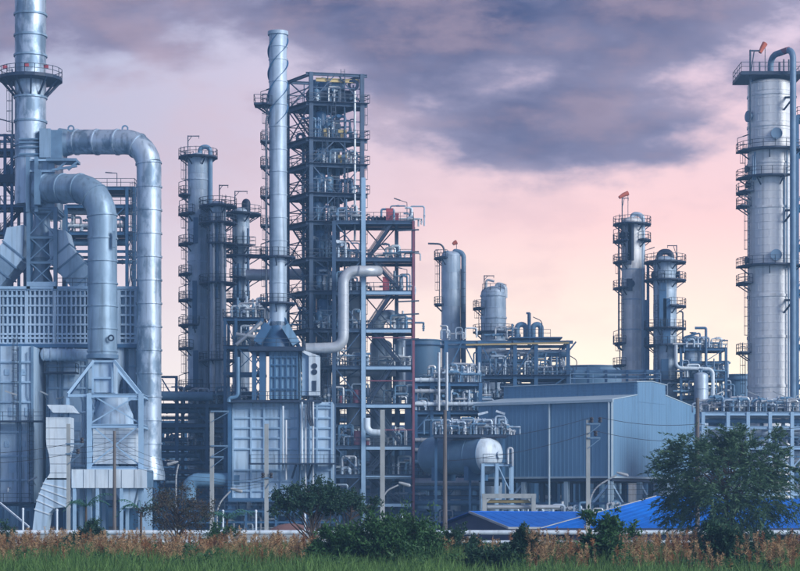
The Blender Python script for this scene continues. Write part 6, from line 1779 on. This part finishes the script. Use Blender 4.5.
h = 1.0 + 0.95 * rng.random(len(b)) ** 1.7 + 0.16 * np.sin(b[:, 0] * 4.3 + 2 * np.sin(b[:, 1])) + 0.30 * np.sin(b[:, 0] * 0.9 + 1) * np.sin(b[:, 0] * 0.37) + 0.1 * np.sin(b[:, 0] * 2.7 + b[:, 1])
h *= np.interp(b[:, 0] / b[:, 1] * FP + 400, [0, 300, 340, 440, 520, 800], [0.9, 0.9, 0.82, 0.82, 0.74, 0.74])
ln = np.stack([rng.normal(0, 0.5, len(b)), rng.normal(0, 0.5, len(b)), np.zeros(len(b))], 1)
strip_blades('tall_grass', b, h, ln, rng.uniform(0.04, 0.085, len(b)), 'grass', 'tall bright green grass along the bottom of the picture', 'grass')
b = field(30000, 102, 136)
h = 1.35 + 0.45 * rng.random(len(b)) + 0.2 * np.sin(b[:, 0] * 0.6)
ln = np.stack([rng.normal(0, 0.45, len(b)), rng.normal(0, 0.45, len(b)), np.zeros(len(b))], 1)
strip_blades('reed_leaves', b, h, ln, rng.uniform(0.03, 0.06, len(b)), 'grass', 'green reed leaves below the brown plumes', 'reeds')
# plumes
def reed_field():
    pos = []
    g = np.random.default_rng(31)
    while len(pos) < 1900:
        px = g.uniform(-15, 815); y = g.uniform(104 if px < 520 else 96, 130)
        dens = 0.0
        if px < 310: dens = 1.0
        elif px < 345: dens = 0.25
        elif px < 430: dens = 0.06
        elif px < 530: dens = 0.22
        elif px < 800: dens = 0.75
        dens *= max(0.04, 0.45 + 0.75 * math.sin(px * 0.075 + 0.9 + y * 0.25) * math.sin(px * 0.031 + y * 0.55))
        if g.random() < dens:
            pos.append((X(px, y), y, px))
    return pos
rf = reed_field()
g = np.random.default_rng(77)
PP, DD, SS, LL, WW = [], [], [], [], []
stems = MB()
for (x, y, px) in rf:
    h = g.uniform(1.3, 2.35) + 0.42 * math.sin(x * 1.1) * math.sin(x * 0.37 + y) + (0.1 if px > 530 else 0)
    lx, ly = g.normal(0, 0.09, 2)
    pl = g.uniform(0.45, 0.95)
    top_ = np.array([x + lx * h, y + ly * h, h]); bot = np.array([x + lx * h * 0.6, y + ly * h * 0.6, h - pl])
    stems.tube((x, y, 0), tuple(bot), 0.012, 3)
    n = 64
    u = g.beta(1.6, 1.6, n)
    ax = top_ - bot
    pos = bot + ax * u[:, None]
    d = g.normal(0, 1, (n, 3)); d[:, 2] = np.abs(d[:, 2]) * 0.5 + 0.5; d[:, 0] += lx * 6
    d = unit(d)
    PP.append(pos); DD.append(d); SS.append(unit(np.cross(d, g.normal(0, 1, (n, 3)))))
    LL.append((0.26 - 0.14 * u) * g.uniform(0.7, 1.3, n)); WW.append(g.uniform(0.018, 0.035, n))
pick = np.array([math.sin(x * 0.9 + 2) * math.sin(x * 0.31 + y * 0.4) + 0.45 * g.normal() > 0.5 for (x, y, px) in rf])
for nm, m, sel, lab in (('tan_plumes', 'straw', ~pick, 'feathery tan reed plumes in a ragged band across the foreground'), ('rust_plumes', 'rust', pick, 'darker rust brown reed plumes mixed into the tan band')):
    cat_ = lambda A: np.concatenate([a for a, k in zip(A, sel) if k])
    o = bpy.data.objects.new(nm, quads_mesh(nm, cat_(PP), cat_(DD), cat_(SS), cat_(LL), cat_(WW), m)); COL.objects.link(o)
    o['kind'] = 'stuff'; o['label'] = lab; o['category'] = 'reeds'
# green weeds mixed into the reeds and the grass
WP, WD, WS, WL, WW2 = [], [], [], [], []
for k in range(520):
    px = g.uniform(-15, 815); y = g.uniform(93, 126)
    if math.sin(px * 0.06 + y * 0.2) + 0.6 * g.normal() < 0.1: continue
    h = g.uniform(0.9, 2.0) * (0.8 if y < 100 else 1.0); n = int(60 * h)
    c = np.array([X(px, y), y, 0.0]); u = g.random(n) ** 0.7
    pos = c + np.stack([g.normal(0, 0.22, n) * (0.4 + u), g.normal(0, 0.22, n), u * h], 1)
    d = g.normal(0, 1, (n, 3)); d[:, 2] = np.abs(d[:, 2]) * 0.5 + 0.1; d = unit(d)
    WP.append(pos); WD.append(d); WS.append(unit(np.cross(d, g.normal(0, 1, (n, 3))))); WL.append(g.uniform(0.12, 0.34, n)); WW2.append(g.uniform(0.04, 0.11, n))
cc_ = np.concatenate
o = bpy.data.objects.new('weeds', quads_mesh('weeds', cc_(WP), cc_(WD), cc_(WS), cc_(WL), cc_(WW2), 'leaf_mid')); COL.objects.link(o)
o['kind'] = 'stuff'; o['label'] = 'broad leaved green weeds scattered through reeds and grass'; o['category'] = 'weeds'
single('reed_stems', stems, 'straw', 'thin straw coloured reed stems under the brown plumes', 'reeds', kind='stuff', loc=(0, 0, 0), smooth=False)
# far wood on the horizon
g = np.random.default_rng(3)
n = 9000
px = g.uniform(-200, 1000, n); y = g.uniform(410, 462, n)
hh = (5.5 + 2.5 * np.sin(px * 0.045) + 1.5 * np.sin(px * 0.13 + 2)) * g.random(n) ** 0.6
pos = np.stack([(px - 400) * y / FP, y, np.maximum(hh, 0.2)], 1)
d = unit(g.normal(0, 1, (n, 3)))
me = quads_mesh('far_wood', pos, d, unit(np.cross(d, g.normal(0, 1, (n, 3)))), g.uniform(1.5, 3.0, n), g.uniform(1.0, 2.0, n), 'far_green')
o = bpy.data.objects.new('far_wood', me); COL.objects.link(o)
o['kind'] = 'stuff'; o['label'] = 'far dark line of trees on the horizon behind the plant'; o['category'] = 'trees'
# the small pipework left over from all the racks, one object
mv, mf, mi, mats = [], [], [], []
for k_, (m, mb) in enumerate(SMALL.items()):
    o_ = len(mv); mv += mb.v; mf += [tuple(i + o_ for i in f) for f in mb.f]; mi += [k_] * len(mb.f); mats.append(MAT[m])
me = bpy.data.meshes.new('small_pipework'); me.from_pydata(mv, [], mf)
for m in mats: me.materials.append(m)
me.polygons.foreach_set('material_index', mi); me.polygons.foreach_set('use_smooth', [True] * len(mf)); me.set_sharp_from_angle(angle=RAD(32))
o = bpy.data.objects.new('small_pipework', me); COL.objects.link(o)
o['kind'] = 'stuff'; o['label'] = 'countless thin valved pipes scattered through the racks and decks'; o['category'] = 'pipework'
# ================================================================== haze
hz = MB().box(-260, 260, -40, 480, -1.0, 92.0)
ho = single('haze', hz, None, None, None, kind='stuff', loc=(0, 0, 0), smooth=False)
hm = bpy.data.materials.new('haze_air'); hm.use_nodes = True
t = hm.node_tree
for nn in list(t.nodes): t.nodes.remove(nn)
pv = t.nodes.new('ShaderNodeVolumePrincipled'); out = t.nodes.new('ShaderNodeOutputMaterial')
pv.inputs['Color'].default_value = (0.32, 0.62, 1.0, 1)
pv.inputs['Density'].default_value = 0.0007
pv.inputs['Anisotropy'].default_value = 0.2
t.links.new(pv.outputs[0], out.inputs['Volume'])
ho.data.materials.append(hm)
